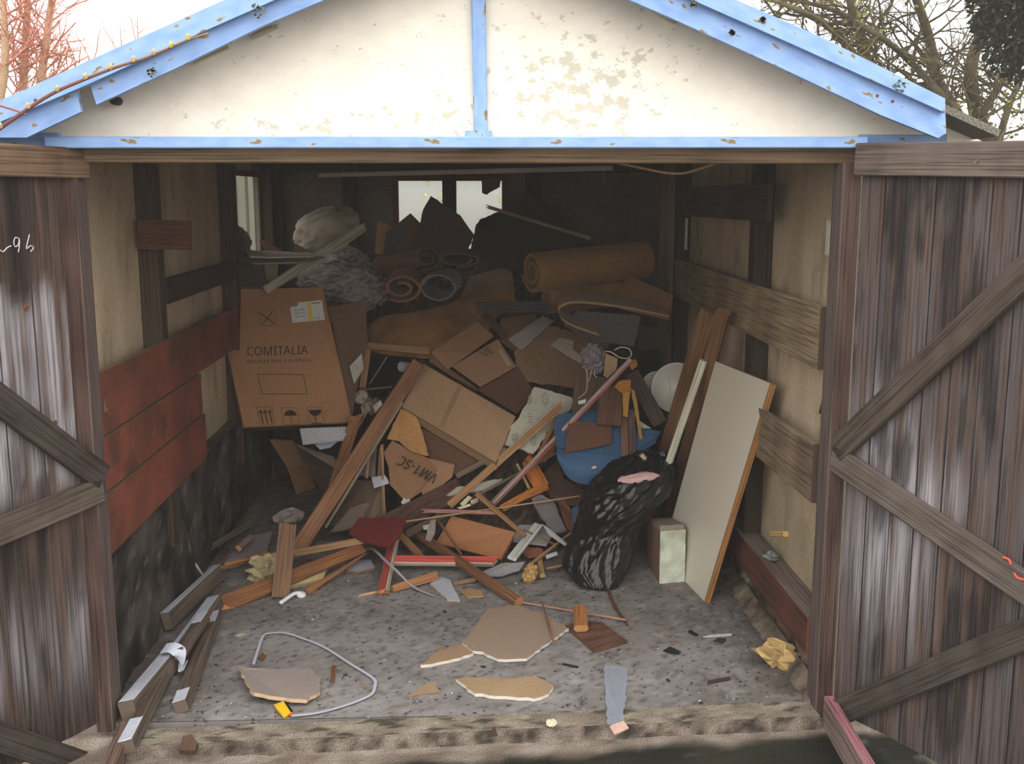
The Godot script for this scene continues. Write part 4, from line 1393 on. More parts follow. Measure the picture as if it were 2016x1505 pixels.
	# faded blue oval marks, turned on their side
	for q in [[1073, 786, 6, 12], [1042, 787, 4, 9], [1014, 862, 5, 9], [1050, 868, 5, 10]]:
		var om := MB.new()
		var ring := []
		for k in 19:
			var an := TAU * k / 18.0
			ring.append(mp(q[0] + q[2] * cos(an), q[1] + q[3] * sin(an), 0.188))
		tube(om, ring, 0.001, 0.001, C(112, 114, 140), 4)
		for k in 3:
			var yy: float = q[1] + (k - 1) * q[3] * 0.5
			tube(om, [mp(q[0] - q[2] * 0.5, yy - 1.5, 0.188), mp(q[0] + q[2] * 0.5, yy + 1.5, 0.188)], 0.0014, 0.0014, C(112, 114, 140), 4)
		part("printed_oval", om, M.plain, o)
	for k in 4:
		var bm := MB.new()
		tube(bm, [mp(1039, 815 + k * 5.5, 0.188), mp(1047, 816 + k * 5.5, 0.188)], 0.0016, 0.0016, C(134, 134, 148), 4)
		part("printed_bar", bm, M.plain, o)
	# other large dark card right of the printed box
	flat("card_sheet", "dark brown card sheet standing behind the printed box's right edge", "cardboard", [zp(640, 606, -2.5), zp(720, 592, -2.52), zp(724, 680, -2.45), zp(702, 770, -2.36), zp(692, 832, -2.3), zp(655, 640, -2.48)], 0.006, C(118, 92, 74))
	flat("paper_sheet", "white paper slip hanging on the card right of the printed box", "paper", zl([[688, 722], [712, 696], [716, 726], [697, 756]], -2.36), 0.002, C(206, 198, 188))
	o = root("frame_corner", mp(730, 700, 0.1), "light wooden corner of a broken frame right of the printed box", "frame")
	var m := MB.new()
	beam(m, mp(697, 679, 0.2), mp(846, 692, 0.14), 0.04, 0.025, Vector3(0, 0.3, 1), C(190, 138, 96), {"seg": 6})
	part("rail", m, M.wood, o)
	m = MB.new()
	beam(m, mp(724, 690, 0.18), mp(714, 764, 0.18), 0.036, 0.022, Vector3.BACK, C(176, 124, 84))
	part("stile", m, M.wood, o)
	flat("black_plastic", "black plastic sheet in the gap behind the wooden frame corner", "plastic sheet", ml([[732, 694], [820, 702], [805, 745], [770, 762], [728, 768]], 0.05), 0.003, C(26, 28, 28), {"mat": M.gloss})
	m = MB.new()
	lathe(m, mp(798, 722, 0.09), Vector3(-0.6, 0.1, 0.8).normalized(), [[0.0, -0.03], [0.022, -0.03], [0.03, 0.03], [0.028, 0.03], [0.02, -0.027], [0.0, -0.027]], C(186, 190, 190), 20)
	single("plastic_cup", m, M.gloss, "small white plastic cup behind the frame corner", "cup", "", "", true)
	m = MB.new()
	crag(m, mp(712, 782, 0.1), Vector3(0.1, 0.09, 0.08), Basis.IDENTITY, C(206, 192, 176), C(150, 130, 112), 0.45)
	single("foam_scrap", m, M.plaster, "crumbly beige foam lump at the head of the leaning battens", "foam")
	m = MB.new()
	crag(m, mp(735, 800, 0.09), Vector3(0.16, 0.11, 0.1), Basis(Vector3.UP, 1.0), C(150, 128, 108), C(90, 74, 62), 0.45)
	single("foam_scrap", m, M.plaster, "dusty brown fibre lump behind the leaning battens", "fibre")
	for q in [[[[710, 800], [722, 792], [728, 808], [712, 820]], "white plaster flake left of the long leaning batten"], [[[733, 800], [748, 788], [752, 796], [738, 812]], "white plaster flake right of the leaning batten head"]]:
		flat("plaster_flake", q[1], "plaster", ml(q[0], 0.22), 0.006, C(226, 216, 202), {"jag": 0.003, "mat": M.plaster})

	# below the printed box
	flat("white_board", "white board end sticking out under the printed box", "board", [zp(590, 844, -2.2), zp(690, 840, -2.24), zp(676, 866, -2.16), zp(596, 874, -2.1)], 0.01, C(222, 222, 224), {"mat": M.board})
	flat("leaflet", "bluish paper leaflet poking out below the white board end", "paper", zl([[620, 876], [672, 864], [650, 882], [630, 886]], -2.2), 0.002, C(190, 198, 214), {"jag": 0.002})
	o = root("flattened_carton", fp(590, 972), "flattened carton leaning under the printed box, folded in two", "cardboard box")
	flat_part("panel", [fp(584, 974), fp(622, 960), zp(604, 914, -2.74), zp(566, 922, -2.76)], 0.006, C(170, 128, 86), o)
	flat_part("panel", [zp(566, 922, -2.76), zp(604, 914, -2.74), zp(576, 868, -2.7), zp(530, 866, -2.7)], 0.006, C(164, 126, 88), o)
	flat("card_sheet", "grey-brown card sheet leaning right of the flattened carton", "cardboard", [zp(578, 874, -2.36), zp(655, 900, -2.3), zp(690, 940, -2.2), zp(640, 985, -2.2), fp(626, 958)], 0.005, C(146, 122, 102))
	m = MB.new()
	lump(m, Vector3(zp(560, 915, -3.0).x + 0.07, 0.17, -3.0), Vector3(0.26, 0.34, 0.22), Basis.IDENTITY, C(84, 66, 60), C(48, 40, 38), 0.2, 1.2, 77)
	single("sack", m, M.plaster, "dark reddish sack in the shade under the printed box", "sack", "", "", true)
	flat("card_sheet", "grey-brown card sheet lying behind the long leaning batten", "cardboard", ml([[650, 1010], [690, 945], [752, 948], [760, 1010], [720, 1035], [660, 1045]], 0.05), 0.005, C(132, 112, 94))
	flat("paper_sheet", "grey paper sheet standing behind the thin upright lath", "paper", ml([[690, 935], [700, 890], [735, 880], [740, 940]], 0.08), 0.003, C(170, 164, 160))
	for k in 3:
		stick("lath", ["leftmost of three short laths standing before the grey paper", "middle one of three short laths standing before the grey paper", "rightmost of three short laths standing before the grey paper"][k], "lath", mp(722 + 12 * k, 942, 0.11), mp(728 + 11 * k, 884, 0.11), 0.016, 0.008, [C(180, 128, 96), C(150, 120, 98), C(176, 128, 92)][k], {"jb": 0.02}, "short upright laths")
	flat("clear_plastic", "clear plastic wrapper hanging beside the crumpled printed carton", "wrapper", ml([[732, 940], [758, 936], [766, 952], [736, 962]], 0.14), 0.002, C(200, 200, 206), {"mat": M.gloss, "jag": 0.003})
	flat("paper_slip", "small white paper square below the crumpled printed carton", "paper", ml([[789, 990], [799, 976], [808, 986], [799, 998]], 0.1), 0.002, C(224, 220, 214))
	flat("card_sheet", "curved grey-beige card piece behind the dark red board", "cardboard", ml([[650, 1048], [690, 1000], [722, 990], [745, 1005], [735, 1025], [700, 1040]], 0.06), 0.005, C(146, 128, 112), {"jag": 0.003})

	# leaning battens, left of centre
	stick("batten", "long red-brown batten leaning up the heap from the floor stub", "batten", fp(583, 1086, 0.02), mp(824, 716, 0.25), 0.075, 0.03, C(176, 120, 84), {"seg": 14, "c2": C(142, 96, 68), "side": C(196, 142, 100), "roll": 0.25})
	stick("batten", "shorter orange batten leaning just left of the long red-brown one", "batten", mp(652, 975, 0.16), mp(701, 822, 0.3), 0.06, 0.025, C(192, 130, 82), {"jb": 0.03, "c2": C(160, 100, 64)})
	stick("lath", "thin pale lath leaning right of the long red-brown batten", "lath", mp(641, 1039, 0.14), mp(792, 792, 0.34), 0.014, 0.01, C(168, 148, 126), {})
	stick("lath", "thin orange lath hanging straight down past the crumpled printed carton", "lath", mp(752, 876, 0.2), mp(756, 1016, 0.06), 0.014, 0.01, C(196, 140, 92), {"c2": C(150, 110, 80)})
	stick("lath", "slim stick in front of the short orange batten", "lath", mp(724, 810, 0.24), mp(690, 868, 0.2), 0.009, 0.008, C(180, 150, 122))
	stick("lath", "thin stick lying level across the head of the leaning battens", "lath", mp(708, 768, 0.24), mp(770, 762, 0.2), 0.008, 0.008, C(178, 136, 104))
	stick("lath", "thin grey lath leaning in the gap under the wooden frame corner", "lath", mp(728, 756, 0.14), mp(762, 702, 0.12), 0.008, 0.008, C(140, 130, 116))

func right_heap():
	# blue plastic seat shell with tile and scraps on it
	var o := root("blue_chair", zp(1170, 955, -1.62), "blue moulded plastic chair seat lying tipped forward on the heap", "chair")
	var m := MB.new()
	var blue := C(72, 102, 134)
	var top := [[1096, 880], [1090, 838], [1098, 816], [1180, 806], [1256, 842], [1302, 850], [1290, 872], [1262, 890], [1232, 898], [1160, 893]]
	sheet(m, top.map(func(q): return zp(q[0], q[1], -1.62 - 0.2 * (893.0 - q[1]) / 80.0)), 0.01, blue, {"c2": blue * 0.8, "edge": blue * 1.2})
	part("seat_pan", m, M.board, o)
	m = MB.new()
	# rolled front: a lip bulging towards the opening
	var up := [[1096, 882], [1120, 889], [1160, 893], [1200, 895], [1232, 897]]
	var lo := [[1097, 905], [1118, 940], [1150, 954], [1190, 950], [1231, 915]]
	var U := smooth_path(up.map(func(q): return Vector3(q[0], q[1], 0)), 6)
	var L := smooth_path(lo.map(func(q): return Vector3(q[0], q[1], 0)), 6)
	for i in U.size() - 1:
		for k in 8:
			var q := []
			for e in [[i, k], [i + 1, k], [i + 1, k + 1], [i, k + 1]]:
				var t: float = e[1] / 8.0
				var s: Vector3 = (U[e[0]] as Vector3).lerp(L[e[0]], t)
				q.append(zp(s.x, s.y, -1.62 + 0.05 * sin(t * PI * 0.75)))
			m.quad(q[3], q[2], q[1], q[0], blue, blue, blue, blue)
	part("front_lip", m, M.board, o, true)
	flat_part("rim", [zp(1231, 897, -1.62), zp(1296, 862, -1.68), zp(1300, 852, -1.7), zp(1268, 900, -1.64), zp(1232, 918, -1.6)], 0.008, blue * 0.85, o, {"mat": M.board})
	flat("carpet_tile", "square brown carpet tile lying on the blue seat", "carpet tile", [[1112, 892], [1120, 826], [1206, 838], [1203, 874]].map(func(q): return zp(q[0], q[1], -1.59 - 0.19 * (893.0 - q[1]) / 80.0)), 0.008, C(140, 98, 76), {"mat": M.carpet, "jag": 0.002})
	flat("paint_chip", "white plaster chip stuck on the front of the blue seat", "plaster", zl([[1164, 922], [1170, 917], [1176, 921], [1168, 924]], -1.555), 0.004, C(214, 208, 190))
	# brown scraps standing above the seat
	stick("plank_offcut", "dark brown plank offcut standing on the carpet tile", "plank", zp(1199, 838, -1.68), zp(1204, 760, -1.76), 0.12, 0.02, C(112, 76, 58), {"c2": C(88, 60, 48)})
	stick("plank_offcut", "wide dusty brown plank standing behind the red strip", "plank", zp(1158, 815, -1.86), zp(1166, 735, -1.92), 0.17, 0.02, C(106, 82, 68), {"c2": C(84, 66, 56), "jb": 0.02})
	flat("tan_offcut", "small tan board offcut at the head of the red strip", "board", zl([[1188, 740], [1192, 696], [1216, 706], [1214, 728], [1196, 745]], -1.84), 0.01, C(178, 146, 108), {"mat": M.board})
	m = MB.new()
	lump(m, zp(1168, 708, -1.86), Vector3(0.1, 0.13, 0.1), Basis.IDENTITY, C(140, 132, 130), C(82, 76, 74), 0.6, 2.6, 15, 26, 18)
	single("dust_wad", m, M.plaster, "grey dusty fluff wad beside the tan offcut", "fluff")
	m = MB.new()
	for q in [[[1155, 726], [1156, 750], [1153, 772], [1137, 786]], [[1165, 728], [1162, 742], [1158, 752]], [[1172, 726], [1170, 738], [1176, 744]]]:
		tube(m, smooth_path(q.map(func(p): return zp(p[0], p[1], -1.8)), 4), 0.004, 0.003, C(176, 146, 122), 6)
	single("string", m, M.plain, "frayed pale string hanging below the grey fluff wad", "string")
	m = MB.new()
	tube(m, smooth_path([[1192, 692], [1204, 694], [1220, 704], [1236, 706], [1243, 698], [1238, 687], [1222, 684], [1210, 690]].map(func(p): return zp(p[0], p[1], -1.8)), 5), 0.003, 0.003, C(206, 196, 178), 6)
	single("wire_loop", m, M.plain, "thin pale wire loop at the top of the red strip", "wire")
	stick("painted_strip", "long red and white painted strip rising to the wire loop", "strip", mp(972, 992, 0.1), zp(1243, 708, -1.74), 0.022, 0.022, C(176, 92, 80), {"seg": 20, "side": C(214, 196, 186), "c2": C(186, 128, 116), "roll": 0.6, "ns": 8.0})
	m = MB.new()
	o = root("foam_strips", zp(1225, 790, -1.7), "yellow-brown foam strips hanging below the wire loop", "foam")
	flat_part("pad", zl([[1210, 762], [1218, 752], [1242, 748], [1242, 772], [1226, 776]], -1.7), 0.025, C(178, 124, 56), o, {"jag": 0.004, "mat": M.plaster})
	flat_part("strip", zl([[1226, 774], [1241, 772], [1236, 822], [1226, 820]], -1.69), 0.02, C(186, 138, 72), o, {"jag": 0.003, "mat": M.plaster})
	flat_part("strip", zl([[1242, 765], [1250, 770], [1262, 840], [1268, 872], [1260, 874], [1254, 835]], -1.69), 0.015, C(182, 138, 80), o, {"jag": 0.003, "mat": M.plaster})
	flat_part("pad", zl([[1236, 712], [1252, 708], [1256, 720], [1244, 730]], -1.74), 0.03, C(168, 112, 54), o, {"jag": 0.004, "mat": M.plaster})
	stick("batten", "short dark batten hanging over the right half of the blue seat", "batten", zp(1245, 915, -1.6), zp(1243, 808, -1.74), 0.035, 0.022, C(110, 84, 72), {"end": C(170, 150, 130)})
	stick("batten", "thin red-brown batten left of the dark one on the blue seat", "batten", zp(1231, 912, -1.59), zp(1228, 824, -1.72), 0.03, 0.02, C(146, 96, 72), {"side": C(196, 146, 104)})
	stick("dark_plank", "dark slanting plank running down to the leaning planks", "plank", zp(1244, 735, -1.9), zp(1300, 835, -1.76), 0.075, 0.02, C(92, 72, 66), {})
	flat("white_scrap", "white scrap peeping out over the blue seat's right edge", "scrap", zl([[1258, 828], [1282, 844], [1264, 844]], -1.76), 0.004, C(214, 206, 190))
	flat("white_scrap", "small white scrap beside the middle of the red strip", "scrap", zl([[1138, 790], [1154, 786], [1152, 794], [1139, 797]], -1.7), 0.006, C(214, 210, 200), {"jag": 0.002})
	# two white bowls
	for q in [[1292, 760, 0.075, -1.98, "smaller white plastic bowl on edge, behind the larger one"], [1332, 764, 0.13, -1.9, "larger white plastic bowl on edge behind the leaning planks"]]:
		m = MB.new()
		var r: float = q[2]
		lathe(m, zp(q[0], q[1], q[3]), Vector3(-0.35, 0.25, 0.9).normalized(), [[0.0, -0.05], [r * 0.6, -0.045], [r * 0.95, 0.0], [r, 0.006], [r * 0.97, 0.012], [r * 0.9, 0.003], [r * 0.55, -0.036], [0.0, -0.042]], C(206, 200, 186), 44)
		single("plastic_bowl", m, M.gloss, q[4], "bowl", "", "", true)
	# leaning planks and panel on the right
	stick("leaning_plank", "left of two red-brown planks leaning on the right wall", "plank", fp(1268, 1030, 0.0), zp(1396, 612, -1.5), 0.078, 0.035, C(160, 114, 78), {"seg": 16, "c2": C(124, 88, 62), "side": C(200, 140, 88), "roll": -0.35, "ja": 0.0})
	stick("leaning_plank", "right of two red-brown planks leaning on the right wall", "plank", fp(1314, 1032, 0.0), zp(1424, 614, -1.12), 0.06, 0.035, C(158, 110, 74), {"seg": 16, "c2": C(122, 86, 60), "roll": -0.2})
	stick("white_batten", "white painted batten leaning between the two red-brown planks", "batten", zp(1311, 928, -1.5), zp(1385, 710, -1.3), 0.034, 0.02, C(226, 216, 196), {"seg": 10, "c2": C(200, 188, 166)})
	m = MB.new()
	# shelf panel: foot on the floor, leaning out to the wall boards
	var a := fp(1388, 1186)
	var b := fp(1302, 1098)
	var d := zp(1518, 756, -0.68)
	var c := d + b - a
	o = root("shelf_panel", cen([a, b, c, d]), "tall cream laminate shelf panel with orange wood edge, leaning on the right", "panel")
	var tn := (d - a).cross(c - d).normalized()
	if tn.dot(eye - a) < 0:
		tn = -tn
	flat_part("face", [a, b, c, d], 0.006, C(222, 214, 194), o, {"mat": M.gloss, "c2": C(218, 209, 188)})
	flat_part("core", [a - tn * 0.0065, b - tn * 0.0065, c - tn * 0.0065, d - tn * 0.0065], 0.012, C(176, 140, 100), o, {"mat": M.board, "edge": C(160, 130, 98)})
	m = MB.new()
	beam(m, a - tn * 0.009, d - tn * 0.009 , 0.019, 0.022, (a - b).normalized(), C(196, 136, 78), {"seg": 10, "c2": C(170, 112, 64), "ch": 0.001})
	part("edge_strip", m, M.wood, o)
	# white-faced block
	o = root("brick_block", Vector3(fp(1322, 1150).x, 0, -1.2), "broken block of bricks with a white painted face, beside the shelf panel", "block")
	var z0 := -1.19
	var p := [zp(1298, 1148, z0), zp(1348, 1140, z0 - 0.02), zp(1350, 1043, z0 - 0.05), zp(1300, 1046, z0 - 0.03)]
	p[0].y = maxf(p[0].y, 0.0)
	p[1].y = 0.0
	p[0].y = 0.0
	var bk: Vector3 = zp(1275, 1030, z0 - 0.3) - p[3]
	bk.y = minf(bk.y, 0.03)
	m = MB.new()
	patch(m, p[0], p[1] - p[0], (p[3] - p[0]), 10, 18, func(q): return mix(C(214, 220, 200), C(176, 180, 152), 0.5 + 1.2 * spot(q, 9.0)), 0.006, 20.0)
	part("painted_face", m, M.plaster, o, true)
	m = MB.new()
	var brick := C(150, 118, 98)
	hexa(m, p[0] + bk - Vector3(0, 0, 0.004), p[1] - p[0], p[3] - p[0], -bk, brick)
	part("brick", m, M.rough, o)
	m = MB.new()
	hexa(m, p[3] + Vector3(0, -0.002, -0.01), (p[2] - p[3]) * 0.96, Vector3(0.0, 0.02, -0.01), -bk * -0.9, C(160, 146, 130))
	part("mortar", m, M.rough, o)
	m = MB.new()
	tube(m, smooth_path([[1261, 896], [1275, 910], [1288, 928], [1300, 946]].map(func(q): return zp(q[0], q[1], -1.5)), 6), 0.014, 0.011, C(202, 190, 160), 9, C(190, 178, 150))
	for i in m.v.size():
		m.v[i] += Vector3(1, 1, 1) * 0.005 * fn2.get_noise_3d(m.v[i].x * 60.0, m.v[i].y * 60.0, m.v[i].z * 60.0)
	single("foam_rope", m, M.plaster, "knobbly cream rope of expanded foam above the black bag", "foam")
	m = MB.new()
	lump(m, zp(1256, 942, -1.4), Vector3(0.2, 0.05, 0.08), Basis(Vector3.BACK, 0.12), C(226, 186, 182), C(206, 164, 160), 0.16, 0.9, 44)
	single("pink_sponge", m, M.plaster, "pink sponge slab lying on top of the black bag", "sponge", "", "", true)
	stick("lath", "short dark lath leaning behind the shelf panel foot", "lath", fp(1335, 1010), zp(1350, 900, -1.85), 0.04, 0.02, C(84, 64, 54), {})

func low_heap():
	var m := MB.new()
	var o: Node3D
	# fan of sticks in the middle
	stick("batten", "grey-brown batten slanting up to the clean carton's lower edge", "batten", mp(899, 938, 0.08), mp(998, 885, 0.2), 0.026, 0.018, C(146, 122, 100), {})
	stick("batten", "long orange batten with a splintered head rising to the insulation board", "batten", mp(884, 996, 0.06), mp(1104, 800, 0.34), 0.036, 0.02, C(200, 144, 92), {"seg": 14, "jb": 0.04, "end": C(222, 160, 100), "c2": C(170, 120, 80), "side": C(220, 186, 140)})
	stick("lath", "thin grey-brown lath crossing low under the red and white strip", "lath", mp(946, 972, 0.1), mp(1096, 892, 0.22), 0.013, 0.01, C(134, 114, 96))
	stick("lath", "orange lath between the insulation board and the red strip", "lath", mp(1060, 900, 0.2), mp(1094, 826, 0.26), 0.022, 0.014, C(186, 130, 86), {"jb": 0.02})
	flat("wood_wedge", "orange wood wedge right of the insulation board's torn corner", "offcut", ml([[1062, 905], [1088, 838], [1102, 852], [1090, 890], [1074, 908]], 0.2), 0.012, C(172, 116, 76), {"mat": M.veneer})
	o = root("drawer_corner", mp(1050, 950, 0.1), "bright orange wooden drawer corner in the middle of the low heap", "drawer")
	flat_part("side", ml([[1029, 912], [1043, 893], [1062, 920], [1080, 952], [1052, 962], [1036, 935]], 0.13), 0.012, C(206, 124, 62), o, {"mat": M.veneer, "edge": C(224, 160, 96)})
	flat_part("rail", ml([[984, 996], [1040, 964], [1076, 950], [1081, 962], [1030, 984], [992, 1006]], 0.14), 0.014, C(204, 128, 64), o, {"mat": M.veneer, "edge": C(222, 158, 100)})
	stick("lath", "pale splint beside the orange drawer corner", "lath", mp(1018, 914, 0.13), mp(1042, 962, 0.13), 0.014, 0.008, C(212, 164, 104))
	stick("batten", "brown batten slanting down right across the low heap's centre", "batten", mp(938, 972, 0.2), fp(1034, 1056, 0.12), 0.028, 0.018, C(176, 122, 76), {"w2": 0.02, "c2": C(140, 96, 62)})
	stick("lath", "thin brown tail lath ending at the white plastic plate", "lath", fp(1030, 1043, 0.12), fp(1092, 1072, 0.08), 0.01, 0.008, C(170, 124, 84))
	stick("lath", "longest thin lath lying almost level over the low heap", "lath", mp(794, 1028, 0.14), mp(1142, 977, 0.14), 0.008, 0.007, C(206, 160, 122), {"seg": 10})
	stick("painted_strip", "pale pink painted strip lying level above the square brown board", "strip", mp(836, 1006, 0.13), mp(978, 1010, 0.16), 0.022, 0.012, C(196, 160, 152), {"ja": 0.03, "c2": C(160, 96, 90), "side": C(150, 78, 74)})
	stick("painted_strip", "dark red and white strip end under the orange drawer corner", "strip", mp(966, 996, 0.09), mp(1022, 938, 0.11), 0.03, 0.02, C(132, 58, 54), {"side": C(206, 190, 182)})
	flat("plaster_strip", "long grey-white plaster strip behind the sticks", "plaster", ml([[848, 972], [890, 962], [990, 942], [968, 962], [930, 968], [886, 976]], 0.09), 0.012, C(196, 188, 172), {"jag": 0.004, "mat": M.plaster})
	for q in [[[[906, 992], [922, 976], [930, 980], [912, 998]], "upper left"], [[[926, 986], [940, 980], [942, 986], [928, 992]], "right"], [[[900, 1000], [924, 992], [928, 996], [906, 1003]], "lower"]]:
		flat("foam_chip", "%s of three bright cream foam chips under the orange batten's foot" % q[1], "foam", ml(q[0], 0.12), 0.012, C(240, 226, 190), {"jag": 0.002, "mat": M.plaster})
	stick("dark_plank", "dark brown plank lying up the heap behind the dark red board", "plank", mp(740, 1046, 0.07), mp(906, 962, 0.07), 0.11, 0.02, C(100, 66, 50), {"mat": M.veneer, "c2": C(76, 52, 42)})
	stick("dark_plank", "grey-brown lath along the lower edge of the dark brown plank", "plank", mp(800, 1052, 0.09), mp(884, 1008, 0.09), 0.035, 0.014, C(112, 88, 74), {})
	flat("red_board", "dark red painted board lying left of the red and white strips", "board", [fp(686, 1050, 0.17), fp(706, 1020, 0.22), fp(799, 1020, 0.24), fp(788, 1052, 0.19), fp(764, 1078, 0.15), fp(716, 1066, 0.155)], 0.012, C(118, 50, 46), {"mat": M.board, "c2": C(98, 42, 40)})
	flat("brown_board", "square orange-brown veneered board in the low heap", "board", [fp(858, 1069, 0.06), fp(889, 1016, 0.17), fp(1014, 1048, 0.15), fp(985, 1102, 0.05)], 0.014, C(196, 136, 94), {"mat": M.board, "c2": C(164, 108, 74), "edge": C(150, 100, 70)})
	stick("lath", "thin dark lath lying across the square brown board", "lath", fp(862, 1024, 0.16), fp(908, 1092, 0.08), 0.012, 0.008, C(146, 98, 66))
	flat("white_bracket", "grey-white broken strip left of the square brown board", "scrap", ml([[838, 1062], [846, 1024], [858, 1022], [856, 1050], [848, 1066]], 0.11), 0.006, C(186, 172, 158), {"jag": 0.003})
	flat("white_scrap", "curled white scrap above the grey-white strip", "scrap", ml([[832, 1036], [846, 1032], [842, 1042], [834, 1042]], 0.1), 0.004, C(220, 214, 206), {"jag": 0.003})
	stick("painted_strip", "bright red and white batten lying level at the front of the heap", "batten", fp(778, 1104, 0.06), fp(978, 1106, 0.06), 0.04, 0.03, C(226, 84, 70), {"seg": 12, "jb": 0.02, "side": C(226, 214, 194), "c2": C(206, 78, 66), "end": C(214, 164, 108), "face": Vector3(0, 0.75, 0.6)})
	stick("painted_strip", "short red and white batten standing out towards the front", "batten", fp(754, 1166, 0.02), fp(776, 1062, 0.1), 0.045, 0.03, C(222, 90, 74), {"seg": 8, "ja": 0.02, "side": C(226, 214, 192), "end": C(206, 140, 90), "face": Vector3(-0.4, 1, 0.3)})
	stick("batten", "orange-brown batten crossing under the bright red batten", "batten", fp(786, 1050, 0.12), fp(834, 1102, 0.05), 0.034, 0.02, C(176, 118, 72), {})
	stick("batten", "short orange stick with a side splint by the dark red board", "batten", mp(752, 1020, 0.08), fp(783, 1046, 0.14), 0.034, 0.02, C(184, 118, 76), {"ja": 0.02})
	stick("lath", "little splint pointing left from the short orange stick", "lath", fp(746, 1044, 0.13), fp(776, 1038, 0.14), 0.008, 0.006, C(206, 168, 130))
	stick("brown_pole", "round-edged brown pole sloping to the floor in front", "pole", fp(806, 1040, 0.1), fp(1022, 1186, 0.02), 0.045, 0.04, C(150, 100, 66), {"seg": 14, "ch": 0.012, "c2": C(122, 80, 56), "end": C(196, 134, 88)})
	o = root("plastic_trunking", fp(1030, 1070, 0.08), "white plastic trunking length lying on the white plate", "trunking")
	m = MB.new()
	beam(m, fp(1006, 1100, 0.05), fp(1058, 1034, 0.12), 0.036, 0.018, Vector3(0.2, 1, 0.2), C(232, 230, 222), {"seg": 6})
	part("channel", m, M.gloss, o)
	m = MB.new()
	beam(m, fp(1014, 1102, 0.058), fp(1066, 1036, 0.128), 0.012, 0.02, Vector3(0.2, 1, 0.2), C(240, 238, 232), {"seg": 4})
	part("lip", m, M.gloss, o)
	flat("white_plate", "white plastic plate under the trunking length", "plate", [fp(1010, 1066, 0.06), fp(1022, 1030, 0.09), fp(1062, 1032, 0.09), fp(1088, 1054, 0.07), fp(1076, 1074, 0.05)], 0.006, C(224, 222, 216), {"mat": M.gloss})
	flat("felt_piece", "grey felt piece standing left of the black bag", "felt", ml([[1046, 982], [1066, 974], [1092, 990], [1104, 1020], [1115, 1044], [1090, 1050], [1060, 1010]], 0.1), 0.012, C(142, 134, 132), {"jag": 0.005, "mat": M.plaster})
	flat("white_splinter", "white plastic splinter below the grey felt piece", "scrap", ml([[1068, 1032], [1080, 1040], [1118, 1072], [1112, 1074], [1080, 1052]], 0.12), 0.004, C(224, 222, 218), {"mat": M.gloss})
	flat("curved_board", "curved brown board edge between the grey felt and the black bag", "board", ml([[1094, 976], [1112, 984], [1128, 1006], [1131, 1044], [1116, 1040], [1104, 1006]], 0.07), 0.012, C(140, 94, 74), {"jag": 0.002, "mat": M.wood})
	flat("dark_sheet", "dark brown crumpled sheet below the blue seat", "cardboard", ml([[1062, 940], [1098, 905], [1112, 945], [1150, 965], [1140, 1000], [1085, 985]], 0.06), 0.006, C(92, 70, 60), {"jag": 0.004})
	flat("blue_scrap", "small blue plastic scrap beside the black bag", "scrap", ml([[1126, 1000], [1139, 996], [1140, 1028], [1128, 1030]], 0.08), 0.004, C(88, 122, 158), {"mat": M.board})
	m = MB.new()
	crag(m, fp(1044, 1130, 0.05), Vector3(0.075, 0.11, 0.06), Basis(Vector3.BACK, -0.3), C(204, 164, 106), C(84, 58, 36), 0.3, 16, 12)
	single("chipboard_chunk", m, M.plaster, "speckled chipboard chunk on the floor left of the black bag", "chipboard")
	stick("plank_offcut", "small pale wood block beside the chipboard chunk", "offcut", fp(1068, 1134, 0.03), fp(1062, 1100, 0.05), 0.024, 0.02, C(214, 158, 96), {})
	flat("grey_sheet", "curved grey card strip left of the chipboard chunk", "cardboard", [fp(946, 1128, 0.03), fp(986, 1110, 0.05), fp(1034, 1106, 0.06), fp(1022, 1124, 0.03), fp(990, 1134, 0.02), fp(962, 1136, 0.02)], 0.005, C(166, 160, 158), {"jag": 0.003})
	flat("grey_sheet", "grey-brown cloth sheet spilling from beneath the black bag", "cloth", [fp(1062, 1110, 0.03), fp(1110, 1080, 0.06), fp(1134, 1060, 0.07), fp(1120, 1100, 0.03), fp(1096, 1124, 0.01), fp(1070, 1122, 0.01)], 0.006, C(126, 112, 106), {"mat": M.carpet, "jag": 0.003})
	stick("lath", "tan stick leaning from the chipboard chunk to the black bag", "lath", fp(1046, 1110, 0.06), fp(1132, 1044, 0.12), 0.014, 0.01, C(196, 150, 98))
	stick("lath", "thin orange stick pointing at the black bag's lower edge", "lath", fp(1076, 1120, 0.04), fp(1146, 1106, 0.04), 0.01, 0.008, C(204, 140, 92))
	flat("white_scrap", "white scrap lying on the grey-brown cloth sheet", "scrap", [fp(1074, 1094, 0.065), fp(1096, 1086, 0.075), fp(1098, 1092, 0.07), fp(1076, 1100, 0.06)], 0.004, C(226, 224, 218), {})
	flat("wood_wedge", "reddish broken board end behind the trunking length", "board", [fp(1010, 1078, 0.05), fp(1066, 1080, 0.06), fp(1074, 1092, 0.045), fp(1040, 1096, 0.04)], 0.012, C(166, 106, 80), {"mat": M.veneer, "jag": 0.004})
	# wedge and strap at the front
	stick("wood_wedge", "orange wedge of wood on the floor under the red battens", "offcut", fp(772, 1160, 0.02), fp(860, 1134, 0.03), 0.03, 0.025, C(186, 122, 72), {"w2": 0.04, "side": C(216, 164, 112)})
	stick("lath", "thin splinter on the floor left of the orange wedge", "lath", fp(712, 1172, 0.006), fp(772, 1160, 0.01), 0.012, 0.006, C(206, 156, 108), {"ja": 0.02})
	m = MB.new()
	ribbon(m, smooth_path([fp(680, 1091, 0.06), fp(712, 1084, 0.08), fp(734, 1082, 0.1), fp(756, 1102, 0.1), fp(780, 1124, 0.08), fp(814, 1156, 0.02), fp(854, 1174, 0.008)], 6), 0.014, 0.0015, Vector3.UP, C(178, 174, 178))
